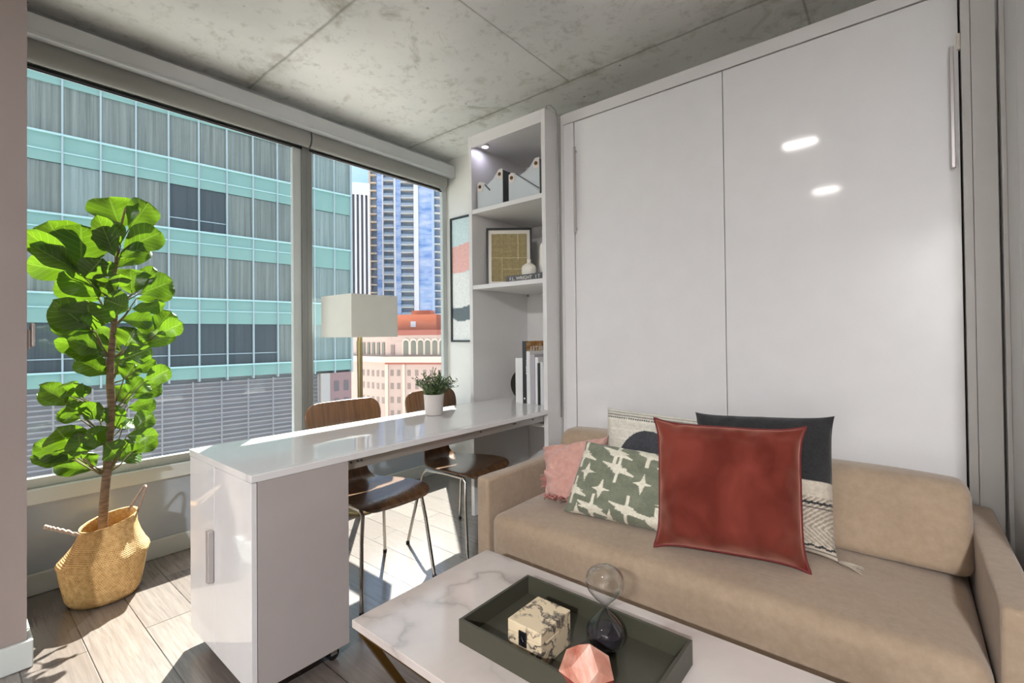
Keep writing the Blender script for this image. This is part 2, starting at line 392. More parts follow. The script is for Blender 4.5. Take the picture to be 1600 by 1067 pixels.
# ------------------------------------------------------------------ helpers: geometry
class MB:
    def __init__(s): s.v = []; s.f = []; s.uv = {}; s.c = None
    def add(s, vs, fs):
        o = len(s.v); s.v += [Vector(v) for v in vs]; s.f += [tuple(i+o for i in f) for f in fs]; return o
    def box(s, x0, x1, y0, y1, z0, z1):
        s.add([(x0, y0, z0), (x1, y0, z0), (x1, y1, z0), (x0, y1, z0), (x0, y0, z1), (x1, y0, z1), (x1, y1, z1), (x0, y1, z1)],
              [(0, 3, 2, 1), (4, 5, 6, 7), (0, 1, 5, 4), (1, 2, 6, 5), (2, 3, 7, 6), (3, 0, 4, 7)]); return s
    def hexa(s, p):
        s.add(p, [(0, 3, 2, 1), (4, 5, 6, 7), (0, 1, 5, 4), (1, 2, 6, 5), (2, 3, 7, 6), (3, 0, 4, 7)]); return s
    def tube(s, pts, r, n=10, cap=True, closed=False):
        pts = [Vector(p) for p in pts]; rr = r if isinstance(r, (list, tuple)) else [r]*len(pts)
        o = len(s.v); prev = None; L = len(pts)
        for i, p in enumerate(pts):
            if closed: t = pts[(i+1) % L] - pts[i-1]
            else: t = pts[min(i+1, L-1)] - pts[max(i-1, 0)]
            t.normalize()
            if prev is None: a = t.orthogonal().normalized()
            else:
                a = prev - t*prev.dot(t)
                a = a.normalized() if a.length > 1e-6 else t.orthogonal().normalized()
            prev = a; b = t.cross(a)
            for j in range(n):
                q = 2*PI*j/n; s.v.append(p + (a*math.cos(q) + b*math.sin(q))*rr[i])
        for i in range(L if closed else L-1):
            i2 = (i+1) % L
            for j in range(n):
                j2 = (j+1) % n; s.f.append((o+i*n+j, o+i*n+j2, o+i2*n+j2, o+i2*n+j))
        if cap and not closed:
            s.f.append(tuple(o+j for j in reversed(range(n)))); s.f.append(tuple(o+(L-1)*n+j for j in range(n)))
        return s
    def lathe(s, c, prof, n=32, cap0=True, cap1=True, warp=None):
        o = len(s.v); c = Vector(c)
        for (r, z) in prof:
            for j in range(n):
                q = 2*PI*j/n; p = Vector((r*math.cos(q), r*math.sin(q), z))
                if warp: p = warp(p)
                s.v.append(c+p)
        for i in range(len(prof)-1):
            for j in range(n):
                j2 = (j+1) % n; s.f.append((o+i*n+j, o+i*n+j2, o+(i+1)*n+j2, o+(i+1)*n+j))
        if cap0: s.f.append(tuple(o+j for j in reversed(range(n))))
        if cap1: s.f.append(tuple(o+(len(prof)-1)*n+j for j in range(n)))
        return s
    def bar(s, a, b, wv, hv):   # beam from a to b, half-extent vectors
        a = Vector(a); b = Vector(b); wv = Vector(wv); hv = Vector(hv)
        return s.hexa([a-wv-hv, a+wv-hv, b+wv-hv, b-wv-hv, a-wv+hv, a+wv+hv, b+wv+hv, b-wv+hv])
    def grid(s, fn, nu, nv):
        o = len(s.v)
        for i in range(nu+1):
            for j in range(nv+1): s.v.append(Vector(fn(i/nu, j/nv)))
        for i in range(nu):
            for j in range(nv):
                a = o+i*(nv+1)+j; s.f.append((a, a+nv+1, a+nv+2, a+1))
        return o
    def prism(s, poly, d):
        n = len(poly); d = Vector(d); o = len(s.v)
        s.v += [Vector(p) for p in poly] + [Vector(p)+d for p in poly]
        s.f.append(tuple(o+i for i in reversed(range(n)))); s.f.append(tuple(o+n+i for i in range(n)))
        for i in range(n): j = (i+1) % n; s.f.append((o+i, o+j, o+n+j, o+n+i))
        return s

def wloc(o):
    p = Vector((0, 0, 0))
    while o is not None: p = p + o.location; o = o.parent
    return p
def part(name, mb, mat, parent=None, bevel=0, seg=2, smooth=False, angle=None, fixn=True, sub=0):
    me = bpy.data.meshes.new(name); off = wloc(parent)
    me.from_pydata([tuple(v-off) for v in mb.v], [], mb.f)
    if fixn:
        bm = bmesh.new(); bm.from_mesh(me); bmesh.ops.recalc_face_normals(bm, faces=bm.faces); bm.to_mesh(me); bm.free()
    me.materials.append(mat)
    if mb.c:
        a = me.color_attributes.new('pattern', 'FLOAT_COLOR', 'POINT')
        for i, c in enumerate(mb.c): a.data[i].color = c
    if mb.uv:
        u = me.uv_layers.new(name='UVMap')
        for li, l in enumerate(me.loops): u.data[li].uv = mb.uv[l.vertex_index]
    if smooth:
        for p in me.polygons: p.use_smooth = True
        if angle: me.set_sharp_from_angle(angle=math.radians(angle))
    me.update()
    o = bpy.data.objects.new(name, me); COL.objects.link(o); o.parent = parent
    if bevel:
        b = o.modifiers.new('bevel', 'BEVEL'); b.width = bevel; b.segments = seg; b.limit_method = 'ANGLE'
        for p in me.polygons: p.use_smooth = True
        me.set_sharp_from_angle(angle=math.radians(35)) if not smooth else None
    if sub:
        sm = o.modifiers.new('sub', 'SUBSURF'); sm.levels = sub; sm.render_levels = sub
    return o
def tag(o, label=None, cat=None, group=None, kind=None):
    if label: o['label'] = label
    if cat: o['category'] = cat
    if group: o['group'] = group
    if kind: o['kind'] = kind
    return o
def thing(name, loc, label, cat, group=None):
    o = bpy.data.objects.new(name, None); COL.objects.link(o); o.location = loc; o.empty_display_size = .05
    return tag(o, label, cat, group)
def struct(name, mb, mat, **kw):
    return tag(part(name, mb, mat, **kw), kind='structure')
def box(*a): return MB().box(*a)
def copy_tree(o, parent=None):
    c = o.copy(); COL.objects.link(c); c.parent = parent
    for ch in list(o.children): copy_tree(ch, c)
    return c
def text(body, size, mat, parent, origin, right, up, name='lettering', extrude=.0004, align='LEFT', sx=1.0):
    cu = bpy.data.curves.new(name, 'FONT'); cu.body = body; cu.size = size; cu.extrude = extrude; cu.align_x = align
    cu.materials.append(mat)
    tmp = bpy.data.objects.new(name, cu); COL.objects.link(tmp); bpy.context.view_layer.update()
    me = bpy.data.meshes.new_from_object(tmp.evaluated_get(bpy.context.evaluated_depsgraph_get())); bpy.data.objects.remove(tmp)
    me.materials.clear(); me.materials.append(mat)
    o = bpy.data.objects.new(name, me); COL.objects.link(o)
    r = Vector(right).normalized(); u = Vector(up).normalized(); n = r.cross(u)
    mm = Matrix((r*sx, u, n)).transposed().to_4x4()
    o.parent = parent; mm.translation = Vector(origin) - wloc(parent); o.matrix_local = mm
    return o

# ================================================================== ROOM SHELL
XW, YE, YB, XR, YL = -3.18, 2.92, -3.9, 1.75, 0.2
ZC = CZ
struct('floor', box(XW-.1, XR+.1, YB-.1, YE+.1, -.1, 0), M['floor'])
struct('ceiling', box(XW-.12, XR+.1, YB-.1, YE+.2, ZC, ZC+.2), M['concrete'])
struct('wall_end', box(XW-.04, XR+.1, YE, YE+.12, 0, ZC), M['wall'])
struct('wall_right', box(XR, XR+.12, YB, YE, 0, ZC), simple('dark_low_bounce_wall', (62, 48, 42), .45))  # unseen wall, coloured dark to cut light bouncing back from it
struct('wall_back', box(-2.5, XR+.1, YB-.12, YB, 0, ZC), M['wall'])
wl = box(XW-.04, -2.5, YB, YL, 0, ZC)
struct('wall_left', wl, simple('shade_toned_white_wall', (148, 136, 132), .45))  # white wall with its shade put into the grey-brown colour
# window wall: knee panel, sides, head
ZS, ZT = .50, 2.515
struct('wall_window', box(XW-.12, XW, YL, YE, 0, ZS-.06), simple('knee_wall_semi_gloss', (164, 174, 184), .22))
hd = box(XW-.12, XW, YL, YE, ZT+.02, ZC)
struct('trim_1', hd, M['valance'])
struct('baseboard_window', box(XW, XW+.018, YL, YE, 0, .10), M['frame'], bevel=.004)
bl = box(-2.5, -2.484, YB, YL+.016, 0, .10).box(XW+.018, -2.5, YL, YL+.016, 0, .10)
struct('baseboard_left', bl, M['frame'], bevel=.004)
struct('baseboard_end', box(XW+.018, -2.25, YE-.016, YE, 0, .10), M['frame'], bevel=.004)

def window(name, y0, y1, fw0, fw1):
    f = MB(); xo, xi = XW-.035, XW-.0
    f.box(xo, xi, y0, y0+fw0, ZS, ZT+.02); f.box(xo, xi, y1-fw1, y1, ZS, ZT+.02)
    f.box(xo, xi, y0+fw0, y1-fw1, ZT-.006, ZT+.02); f.box(xo, xi, y0+fw0, y1-fw1, ZS, ZS+.045)
    fo = struct(name, f, M['frame'], bevel=.003)
    part('window_glass', box(XW-.024, XW-.018, y0+fw0-.005, y1-fw1+.005, ZS+.04, ZT), M['pane'], fo)
    g = MB(); g.box(XW-.0175, XW-.010, y0+fw0, y1-fw1, ZT-.02, ZT-.008)
    part('gasket', g, M['black'], fo)
    return fo
w1 = window('window_1', YL, 1.575, .05, .057)
w2 = window('window_2', 1.645, YE, .012, .05)
struct('trim_2', box(XW-.035, XW+.012, 1.575, 1.610, ZS, ZC-.2), M['track'], bevel=.003)
struct('trim_3', box(XW-.035, XW+.012, 1.6105, 1.645, ZS, ZC-.2), M['track'], bevel=.003)
sill = MB(); sill.box(XW-.12, XW+.03, YL, YE, ZS-.075, ZS)
struct('trim_4', sill, M['frame'], bevel=.005)
# valance (shade pelmet): fascia hanging in front of the rollers
va = MB(); va.box(-3.10, -3.06, YL+.001, YE-.002, 2.62, 2.705); va.box(-3.11, -3.055, YL+.001, YE-.002, 2.604, 2.62)
struct('trim_5', va, M['valance'], bevel=.003)
struct('trim_6', box(XW, -3.10, YL, YE, 2.66, 2.69), M['valance'])
def blind(y0, y1, label):
    t = thing('roller_blind', (-3.135, (y0+y1)/2, 2.50), label, 'blind')
    r = MB(); n = 28; pr = []
    for i in range(n): q = 2*PI*i/n; pr.append((-3.135+.034*math.cos(q), y0, 2.565+.062*math.sin(q)))
    r.prism(pr, (0, y1-y0, 0)); part('fabric_roll', r, M['blind'], t, smooth=True, angle=40)
    part('bottom_rail', box(-3.175, -3.163, y0+.01, y1-.03, 2.492, 2.508), M['black'], t, bevel=.002)
blind(YL+.012, 1.606, 'grey roller blind rolled up above the large window behind the tall leafy plant')
blind(1.618, YE-.06, 'grey roller blind rolled up above the window behind the floor lamp')

# small remote holder on the left wall
t = thing('blind_remote', (-2.53, YL, 1.2), 'small pale remote control in a holder on the left wall edge', 'remote control')
part('holder', box(-2.560, -2.512, YL+.0005, YL+.010, 1.165, 1.24), M['remote'], t, bevel=.006, seg=3)
part('handset', box(-2.556, -2.516, YL+.0105, YL+.024, 1.175, 1.265), M['remote'], t, bevel=.008, seg=3)
part('button', box(-2.545, -2.527, YL+.0242, YL+.026, 1.225, 1.24), M['fileedge'], t, bevel=.002)

# ceiling lamps: two mirrored in the doors, one unseen and added as fill
LBL = ['flat rectangular ceiling lamp mirrored high in the white bed doors', 'flat rectangular ceiling lamp second in the row, mirrored fainter in the bed doors',
       'flat rectangular fill lamp added unseen on the ceiling at the back of the room']
for (lx, ly, p, lc, le), lb in zip(LAMPS, LBL):
    gk = N('lamp_diffuser_glow'); em = gk.n('Emission'); em.inputs[0].default_value = (*lc, 1); em.inputs[1].default_value = le; gk.l(em.outputs[0], gk.out.inputs[0])
    t = thing('ceiling_and_fill_lamp', (lx, ly, ZC), lb, 'ceiling lamp', 'flat ceiling lamps')
    hs = MB(); hs.box(lx-.13, lx+.13, ly-.08, ly-.065, ZC-.03, ZC-.001); hs.box(lx-.13, lx+.13, ly+.065, ly+.08, ZC-.03, ZC-.001)
    hs.box(lx-.13, lx-.115, ly-.065, ly+.065, ZC-.03, ZC-.001); hs.box(lx+.115, lx+.13, ly-.065, ly+.065, ZC-.03, ZC-.001)
    part('housing', hs, M['fixture'], t)
    part('diffuser', box(lx-.114, lx+.114, ly-.064, ly+.064, ZC-.02, ZC-.012), gk.m, t)

# ================================================================== BED CABINET
DY = 2.41
t = thing('wall_bed', (-.66, 2.65, 0), 'tall glossy white wall bed cabinet with two flat doors behind the sofa', 'wall bed')
part('left_side_panel', box(-1.600, -1.580, DY, YE-.002, 0, 2.535), M['satin'], t, bevel=.001)
part('left_stile', box(-1.5795, -1.508, DY, DY+.03, 0, 2.47), M['lacquer_door'], t, bevel=.0015)
part('top_rail', box(-1.5795, .266, DY-.004, DY+.03, 2.472, 2.535), M['satin'], t, bevel=.0015)
part('top_panel', box(-1.5795, .266, DY+.031, YE-.002, 2.51, 2.535), M['satin'], t)
part('door', box(-1.500, -.6625, DY-.002, DY+.028, .04, 2.466), M['lacquer_door'], t, bevel=.0015)
part('door', box(-.6590, .168, DY-.002, DY+.028, .04, 2.466), M['lacquer_door'], t, bevel=.0015)
part('recess_strip', box(-1.507, .174, DY+.03, DY+.04, .02, 2.47), M['dark_gap'], t)
part('right_stile', box(.175, .200, DY, DY+.03, 0, 2.4715), M['satin'], t, bevel=.001)
part('right_panel', box(.2015, .266, DY+.001, DY+.03, 0, 2.4715), M['satin'], t, bevel=.001)
def bar_handle(x, z0, z1, dark):
    h = MB(); h.box(x-.006, x+.006, DY-.030, DY-.018, z0, z1)
    h.box(x-.004, x+.004, DY-.018, DY-.0025, z1-.03, z1-.018); h.box(x-.004, x+.004, DY-.018, DY-.0025, z0+.018, z0+.03)
    part('handle', h, M['handle'], t, bevel=.002)
bar_handle(.148, 1.80, 2.25, True); bar_handle(-1.488, 1.80, 2.31, False)
part('hinge_cap', box(.163, .174, DY-.012, DY+.01, 2.24, 2.30), M['ceramic'], t, bevel=.003)
part('gap_shadow_strip', box(.1685, .1735, DY+.012, DY+.0295, 1.82, 2.1), M['dark_gap'], t)  # dark strip standing in for the shadow inside the door gap
# neighbour cabinet to the right
t = thing('tall_cabinet', (.6, 1.9, 0), 'tall white cabinet at the right edge beside the sofa arm', 'cabinet')
part('filler_strip', box(.274, .2865, DY-.012, DY+.03, 0, 2.535), M['satin'], t, bevel=.001)
part('side_panel', box(.287, .31, 2.195, DY+.02, 0, 2.535), M['satin'], t, bevel=.001)
part('body', box(.292, .86, 1.60, 2.41, .0, 2.535), M['satin'], t, bevel=.001)
part('door', box(.2872, .2915, 1.60, 2.190, 0.02, 2.53), M['satin'], t, bevel=.001)

# ================================================================== BOOKCASE
BX0, BX1, BY0, BY1, BZ = -2.245, -1.612, 2.262, 2.87, 2.535
t = thing('bookcase', ((BX0+BX1)/2, 2.56, 0), 'tall open white bookcase with deep shelves beside the window', 'bookcase')
part('side_panel', box(BX0, BX0+.028, BY0, BY1, 0, BZ), M['satin'], t, bevel=.001)
part('side_panel', box(BX1-.028, BX1, BY0, BY1, 0, BZ), M['satin'], t, bevel=.001)
part('back_panel', box(BX0+.0285, BX1-.0285, BY1-.012, BY1, .05, BZ-.03), M['satin'], t)
part('top_panel', box(BX0+.0285, BX1-.0285, BY0+.02, BY1-.013, BZ-.055, BZ-.03), M['satin'], t)
part('fascia', box(BX0+.0285, BX1-.0285, BY0, BY0+.019, BZ-.075, BZ), M['satin'], t, bevel=.001)
for z in (2.04, 1.535):
    part('shelf', box(BX0+.0285, BX1-.0285, BY0+.003, BY1-.013, z-.028, z), M['satin'], t, bevel=.001)
part('low_shelf', box(BX1-.30, BX1-.0285, BY0+.06, BY1-.013, .64, .66), M['satin'], t, bevel=.001)
part('plinth', box(BX0+.0285, BX1-.0285, BY0+.04, BY0+.06, 0, .08), M['satin'], t)
g = MB(); g.tube([(-2.20+.0, 2.84, 1.51), (-2.195, 2.84, 1.49)], .008, 10); part('cable_hook', g, M['steel'], t)
cb = MB(); cb.tube([(-1.63, 2.30, 2.537), (-1.61, 2.28, 2.555), (-1.592, 2.30, 2.558), (-1.586, 2.34, 2.54), (-1.6055, 2.385, 2.5), (-1.6055, 2.39, 1.9), (-1.6055, 2.392, .7)], .0028, 6)
tag(part('power_cable', cb, M['steel'], None, smooth=True), 'thin grey cable looping over the bookcase top beside the bed cabinet', 'cable')
t = thing('puck_light', (BX0+.09, BY0+.06, BZ-.0555), 'small round cabinet light under the bookcase top', 'light')
part('rim', MB().lathe((BX0+.09, BY0+.07, BZ-.068), [(.028, 0), (.03, .003), (.03, .0125)], 20), M['fixture'], t, smooth=True, angle=40)
k = N('violet_led'); em = k.n('Emission'); em.inputs[0].default_value = (.85, .8, 1, 1); em.inputs[1].default_value = 2; k.l(em.outputs[0], k.out.inputs[0])
part('lens', MB().lathe((BX0+.09, BY0+.07, BZ-.0695), [(.022, 0), (.022, .0013)], 20), k.m, t)
pl = bpy.data.lights.new('puck_light_glow', 'AREA'); pl.shape = 'DISK'; pl.size = .04; pl.energy = .13; pl.color = (.80, .76, 1.0)
po = bpy.data.objects.new('puck_light_glow', pl); COL.objects.link(po); po.location = (BX0+.09, BY0+.07, BZ-.072)

# magazine files
def magfile(x0, x1, y0, z0, rise, diag, label):
    t = thing('magazine_file', ((x0+x1)/2, y0+.1, z0), label, 'magazine file', 'magazine files on the top shelf')
    h = .235; d = .24; th = .004
    f = MB(); w_ = x1-x0
    poly = [(x0, y0, z0), (x1, y0, z0), (x1, y0, z0+h+.0), (x1-.03, y0, z0+h), (x1-.085, y0, z0+h-.055), (x0+.09, y0, z0+h-.08), (x0+.055, y0, z0+h-.055), (x0, y0, z0+h-.055)]
    f.prism([(p[0], y0, p[2]) for p in poly], (0, th, 0))
    part('front_panel', f, M['file'], t, bevel=.001)
    s_ = MB(); s_.box(x1-th, x1, y0+th, y0+d, z0, z0+h-.01); part('right_side', s_, M['fileedge'], t)
    s_ = MB(); s_.box(x0, x0+th, y0+th, y0+d, z0, z0+h-.06); part('left_side', s_, M['fileedge'], t)
    s_ = MB(); s_.box(x0+th, x1-th, y0+d-th, y0+d, z0, z0+h-.03); s_.box(x0+th, x1-th, y0+th, y0+d-th, z0, z0+th); part('back_panel', s_, M['file'], t)
    for (cx, cz) in ((x0+.028, z0+h-.082), (x1-.022, z0+h-.035)):
        tb = MB(); pr = [(cx-.022, y0-.003, cz-.03), (cx+.022, y0-.003, cz-.03), (cx+.022, y0-.003, cz+.018), (cx+.010, y0-.003, cz+.032), (cx-.010, y0-.003, cz+.032), (cx-.022, y0-.003, cz+.018)]
        tb.prism(pr, (0, .003, 0)); tt = part('corner_tab', tb, M['leathertab'], t)
        sn = MB(); sn.tube([(cx, y0-.008, cz), (cx, y0-.003, cz)], .0115, 16); part('snap', sn, M['bronze'], tt)
    sb = MB()
    if diag: sb.bar((x0+.06, y0-.002, z0+h-.062), (x1-.002, y0-.002, z0+.045), (0, .002, 0), (.0022, 0, .0022))
    else: sb.bar((x0+.07, y0-.002, z0+h-.075), (x0+.115, y0-.002, z0+h-.12), (0, .002, 0), (.003, 0, .003))
    part('strap', sb, M['fileedge'], t)
magfile(-2.200, -1.975, 2.30, 2.0402, 0, False, 'pale grey-blue magazine file nearest the window on the top shelf')
magfile(-1.925, -1.682, 2.30, 2.0402, 0, True, 'pale grey-blue magazine file with long diagonal strap on the top shelf')

# framed textile leaning on the middle shelf
def quadpt(BL, BR, TL, TR, u, v): return (BL*(1-u)+BR*u)*(1-v) + (TL*(1-u)+TR*u)*v
t = thing('framed_textile', (-2.1, 2.5, 1.535), 'black framed tan woven textile leaning on the middle bookcase shelf', 'framed picture')
BL, BR = Vector((-2.203, 2.385, 1.537)), Vector((-1.961, 2.586, 1.537)); ax = (BR-BL).normalized(); W_ = .315; BR = BL+ax*W_
upv = (Vector((-ax.y, ax.x, 0))*.10 + Vector((0, 0, 1))).normalized(); H_ = .405; nrm = ax.cross(upv).normalized()
if nrm.y > 0: nrm = -nrm
def obox(mb, o, u0, u1, v0, v1, n0, n1, ax, up, nn):
    P = lambda a, b, c: o + ax*a + up*b + nn*c
    return mb.hexa([P(u0, v0, n0), P(u1, v0, n0), P(u1, v0, n1), P(u0, v0, n1), P(u0, v1, n0), P(u1, v1, n0), P(u1, v1, n1), P(u0, v1, n1)])
fr = MB(); b_ = .014
for (a, b, c, d) in ((0, W_, 0, b_), (0, W_, H_-b_, H_), (0, b_, b_, H_-b_), (W_-b_, W_, b_, H_-b_)): obox(fr, BL, a, b, c, d, 0, .02, ax, upv, nrm)
part('frame', fr, M['black'], t)
mt = obox(MB(), BL, b_, W_-b_, b_, H_-b_, .002, .010, ax, upv, nrm); part('mat_board', mt, M['ceramic'], t)
g = MB(); u0, u1, v0, v1 = .035, W_-.035, .03, H_-.04
nu, nv = 110, 120
g.grid(lambda a, b: BL + ax*(u0+(u1-u0)*a) + upv*(v0+(v1-v0)*b) + nrm*.0115, nu, nv)
g.c = []
random.seed(3)
cn = [random.random() for _ in range(nu+1)]; rn = [random.random() for _ in range(nv+1)]
for i in range(nu+1):
    for j in range(nv+1):
        a, b = i/nu, j/nv; q = .55*random.random() + .25*cn[i] + .2*rn[j]
        c = [lin((112, 98, 62))[z]*(1-q) + lin((196, 180, 132))[z]*q for z in range(3)]
        if (abs(b-.49) < .005) or (abs(b-.26) < .005 and a > .3) or (abs(a-.3) < .006 and b < .5) or (abs(a-.75) < .005 and b > .45): c = list(lin((226, 214, 170))[:3])
        g.c.append((*c, 1))
part('woven_panel', g, M['printed_matt'], t)

# books, vases on the middle shelf
t = thing('book', (-1.8, 2.36, 1.535), 'grey book lying flat under the small white vase', 'book')
part('cover', box(-1.945, -1.648, 2.288, 2.455, 1.5352, 1.5735), M['fileedge'], t, bevel=.002)
part('page_block', box(-1.942, -1.6475, 2.295, 2.4555, 1.539, 1.570), M['ceramic'], t)
text('F.L. WRIGHT   I T', .030, M['ceramic'], t, (-1.915, 2.2872, 1.5435), (1, 0, 0), (0, 0, 1), sx=1.05)
def vase(name, c, prof, label):
    mb = MB().lathe(c, prof, 32, True, False)
    tag(part(name, mb, M['ceramic'], None, smooth=True, angle=50), label, 'vase')
vase('bottle_vase', (-1.822, 2.37, 1.5737), [(.030, 0), (.044, .004), (.048, .02), (.048, .045), (.042, .062), (.026, .074), (.013, .082), (.0115, .098), (.0135, .103), (.008, .102), (.007, .085)], 'small white ceramic bottle vase standing on the flat grey book')
vase('bottle_vase', (-1.700, 2.40, 1.5737), [(.035, 0), (.044, .006), (.05, .06), (.05, .15), (.046, .185), (.03, .205), (.025, .215), (.025, .245), (.027, .25), (.019, .249), (.018, .21)], 'tall white ceramic vase half hidden by the bookcase side panel')

# ================================================================== DESK AND ROLLING CABINET
DX0, DX1, DYF = -2.195, -1.606, .628
t = thing('desk', (-1.9, 1.5, 0), 'long narrow glossy white desk running from the rolling cabinet into the bookcase', 'desk')
part('tabletop', box(DX0, DX1-.0355, DYF, BY1-.02, .736, .760), M['lacquer'], t)
part('tabletop_edge', box(DX1-.0352, DX1, DYF, BY0-.001, .736, .760), M['lacquer'], t, bevel=.0015)
rl = MB(); rl.box(DX1-.045, DX1-.033, .985, 2.255, .692, .7355); r_ = part('slide_rail', rl, M['steel'], t, bevel=.001)
for yy in (1.0, 1.03, 1.045, 1.72, 1.98, 1.995, 2.15):
    sc = MB().tube([(DX1-.0332, yy, .718), (DX1-.029, yy, .718)], .004, 10); part('screw', sc, M['fileedge'], r_)
t = thing('rolling_cabinet', (-1.9, .8, 0), 'glossy white two-door cabinet on casters under the near end of the desk', 'cabinet')
CX0, CX1, CY0, CY1, CZ0, CZ1 = -2.190, -1.608, .648, .970, .062, .7355
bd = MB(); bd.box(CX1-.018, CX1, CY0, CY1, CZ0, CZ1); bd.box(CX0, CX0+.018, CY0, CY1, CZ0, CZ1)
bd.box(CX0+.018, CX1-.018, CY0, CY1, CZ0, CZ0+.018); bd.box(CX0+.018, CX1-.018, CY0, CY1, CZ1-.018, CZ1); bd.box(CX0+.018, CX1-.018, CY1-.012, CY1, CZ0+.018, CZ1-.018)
part('body', bd, simple('shade_toned_white_lacquer', (176, 168, 165), .12), t)  # same white lacquer as the doors, greyed to carry the side's shade
part('door', box(CX0+.001, -1.9315, DYF+.001, CY0-.002, CZ0+.002, CZ1-.002), M['lacquer'], t, bevel=.001)
part('door', box(-1.9285, CX1-.001, DYF+.001, CY0-.002, CZ0+.002, CZ1-.002), M['lacquer'], t, bevel=.001)
part('handle', box(-1.955, -1.930, DYF-.020, DYF+.0005, .318, .505), M['handle'], t, bevel=.003)
for (cx, cy) in ((-1.66, .93), (-1.66, .70), (-2.14, .70), (-2.14, .93)):
    c_ = MB(); c_.box(cx-.016, cx+.016, cy-.016, cy+.016, .052, CZ0); c_.box(cx-.016, cx-.012, cy-.012, cy+.012, .022, .052); c_.box(cx+.012, cx+.016, cy-.012, cy+.012, .022, .052)
    cc = part('caster', c_, M['steel'], t); wh = MB().tube([(cx-.011, cy, .0225), (cx+.011, cy, .0225)], .022, 18); part('wheel', wh, M['black'], cc, smooth=True, angle=40)

# books standing on the desk inside the bookcase
def vbook(x0, x1, y0, h, d, mat, label, cover=None, spine=None):
    t = thing('book', ((x0+x1)/2, y0+d/2, .7602), label, 'book', None)
    part('spine', box(x0, x1, y0, y0+.003, .7602, .7602+h), spine or mat, t)
    cv = MB(); cv.box(x0, x0+.0022, y0+.003, y0+d, .7602, .7602+h); cv.box(x1-.0022, x1, y0+.003, y0+d, .7602, .7602+h); part('cover', cv, cover or mat, t)
    part('page_block', box(x0+.0025, x1-.0025, y0+.004, y0+d-.004, .7625, .7602+h-.003), M['ceramic'], t)
    return t
wb = simple('white_book_cover', (226, 226, 224), .45); blk = simple('black_book_spine', (40, 40, 42), .45)
lav = simple('lavender_grey_book', (170, 166, 172), .5); gry = simple('pale_grey_book', (204, 206, 206), .5)
org = m_stone('ochre_printed_cover', (164, 116, 62), (120, 74, 40), (206, 190, 150))
vbook(-1.962, -1.902, 2.395, .29, .20, wb, 'thick white book at the window end of the upright row')
b2 = vbook(-1.901, -1.871, 2.392, .40, .28, org, 'tall black-spined art book with ochre cover in the upright row', cover=org, spine=blk)
text('TRESS', .040, wb, b2, (-1.872+.0, 2.3913, 1.045), (0, 0, -1), (1, 0, 0), sx=.95)
part('emblem', MB().tube([(-1.886, 2.3905, .792), (-1.886, 2.3918, .792)], .006, 16), wb, b2)
text('ART MU', .062, wb, b2, (-1.8705, 2.43, 1.085), (0, 1, 0), (0, 0, 1), sx=.75)
vbook(-1.870, -1.842, 2.394, .335, .24, wb, 'plain white book touching the tall black-spined book')
vbook(-1.841, -1.805, 2.394, .315, .24, lav, 'lavender-grey book in the upright row')
vbook(-1.804, -1.781, 2.398, .298, .22, wb, 'slim white book between the lavender-grey and black books')
vbook(-1.780, -1.760, 2.390, .262, .18, blk, 'thin black book near the bookcase side panel')
vbook(-1.759, -1.738, 2.392, .27, .19, gry, 'thin pale grey book beside the thin black book')
vbook(-1.737, -1.705, 2.394, .24, .2, wb, 'short white book closest to the bookcase side panel')
be = MB(); be.tube([(-2.06, 2.585, .872), (-2.06, 2.60, .872)], .112, 40)
t = thing('bookend', (-2.06, 2.6, .7602), 'round black disc bookend behind the white book', 'bookend')
dk = MB(); pr = []
for i in range(41):
    q = -1.02 + (2*PI-1.1)*i/40 + PI/2*0
pr = [( -2.06+.105*math.cos(q), 2.585, .853+.105*math.sin(q)) for q in [(-PI/2+.5) + (2*PI-1.0)*i/40 for i in range(41)]]
dk.prism(pr, (0, .025, 0)); part('disc', dk, simple('dark_bronze_disc', (52, 50, 42), .35, Metallic=.5), t, bevel=.003)
part('foot', box(-2.10, -1.98, 2.586, 2.66, .7602, .764), M['black'], t)

# potted herb
px_, py_ = -2.03, 1.755
t = thing('potted_herb', (px_, py_, .7602), 'small bushy green herb in a pale grey round pot on the desk', 'potted plant')
part('pot', MB().lathe((px_, py_, .7602), [(.044, 0), (.049, .004), (.056, .11), (.0565, .116), (.052, .116), (.050, .10), (.0, .098)], 32, True, False), M['potm'], t, smooth=True, angle=40)
part('soil', MB().lathe((px_, py_, .8590), [(.0495, 0), (.03, .006), (.0, .008)], 24, True, False), M['soil'], t, smooth=True)
random.seed(11)
st = MB(); lf = MB()
for i in range(95):
    a = random.uniform(0, 2*PI); r0 = random.uniform(0, .035); sp_ = random.uniform(.1, 1.0)
    p0 = Vector((px_+r0*math.cos(a), py_+r0*math.sin(a), .862))
    hh = random.uniform(.07, .155)*(1-.35*sp_); rr = sp_*.105
    p2 = Vector((px_+(r0+rr)*math.cos(a), py_+(r0+rr)*math.sin(a), .862+hh)); p1 = (p0+p2)/2 + Vector((0, 0, .02))
    pts = [p0*(1-s_)**2 + p1*2*s_*(1-s_) + p2*s_*s_ for s_ in (0, .33, .66, 1)]
    st.tube(pts, .0009, 4)
    for q in range(11):
        s_ = .15+.85*q/10; c = p0*(1-s_)**2 + p1*2*s_*(1-s_) + p2*s_*s_
        d = Vector((random.uniform(-1, 1), random.uniform(-1, 1), random.uniform(.0, 1.1))).normalized(); L = random.uniform(.014, .025)
        sd_ = d.orthogonal().normalized(); sd_.rotate(Matrix.Rotation(random.uniform(0, 6), 3, d)); w2 = L*.17
        lf.add([c, c+d*L*.5+sd_*w2, c+d*L, c+d*L*.5-sd_*w2], [(0, 1, 2, 3)])
part('stems', st, M['herb'], t); part('leaves', lf, M['herb'], t, fixn=False)

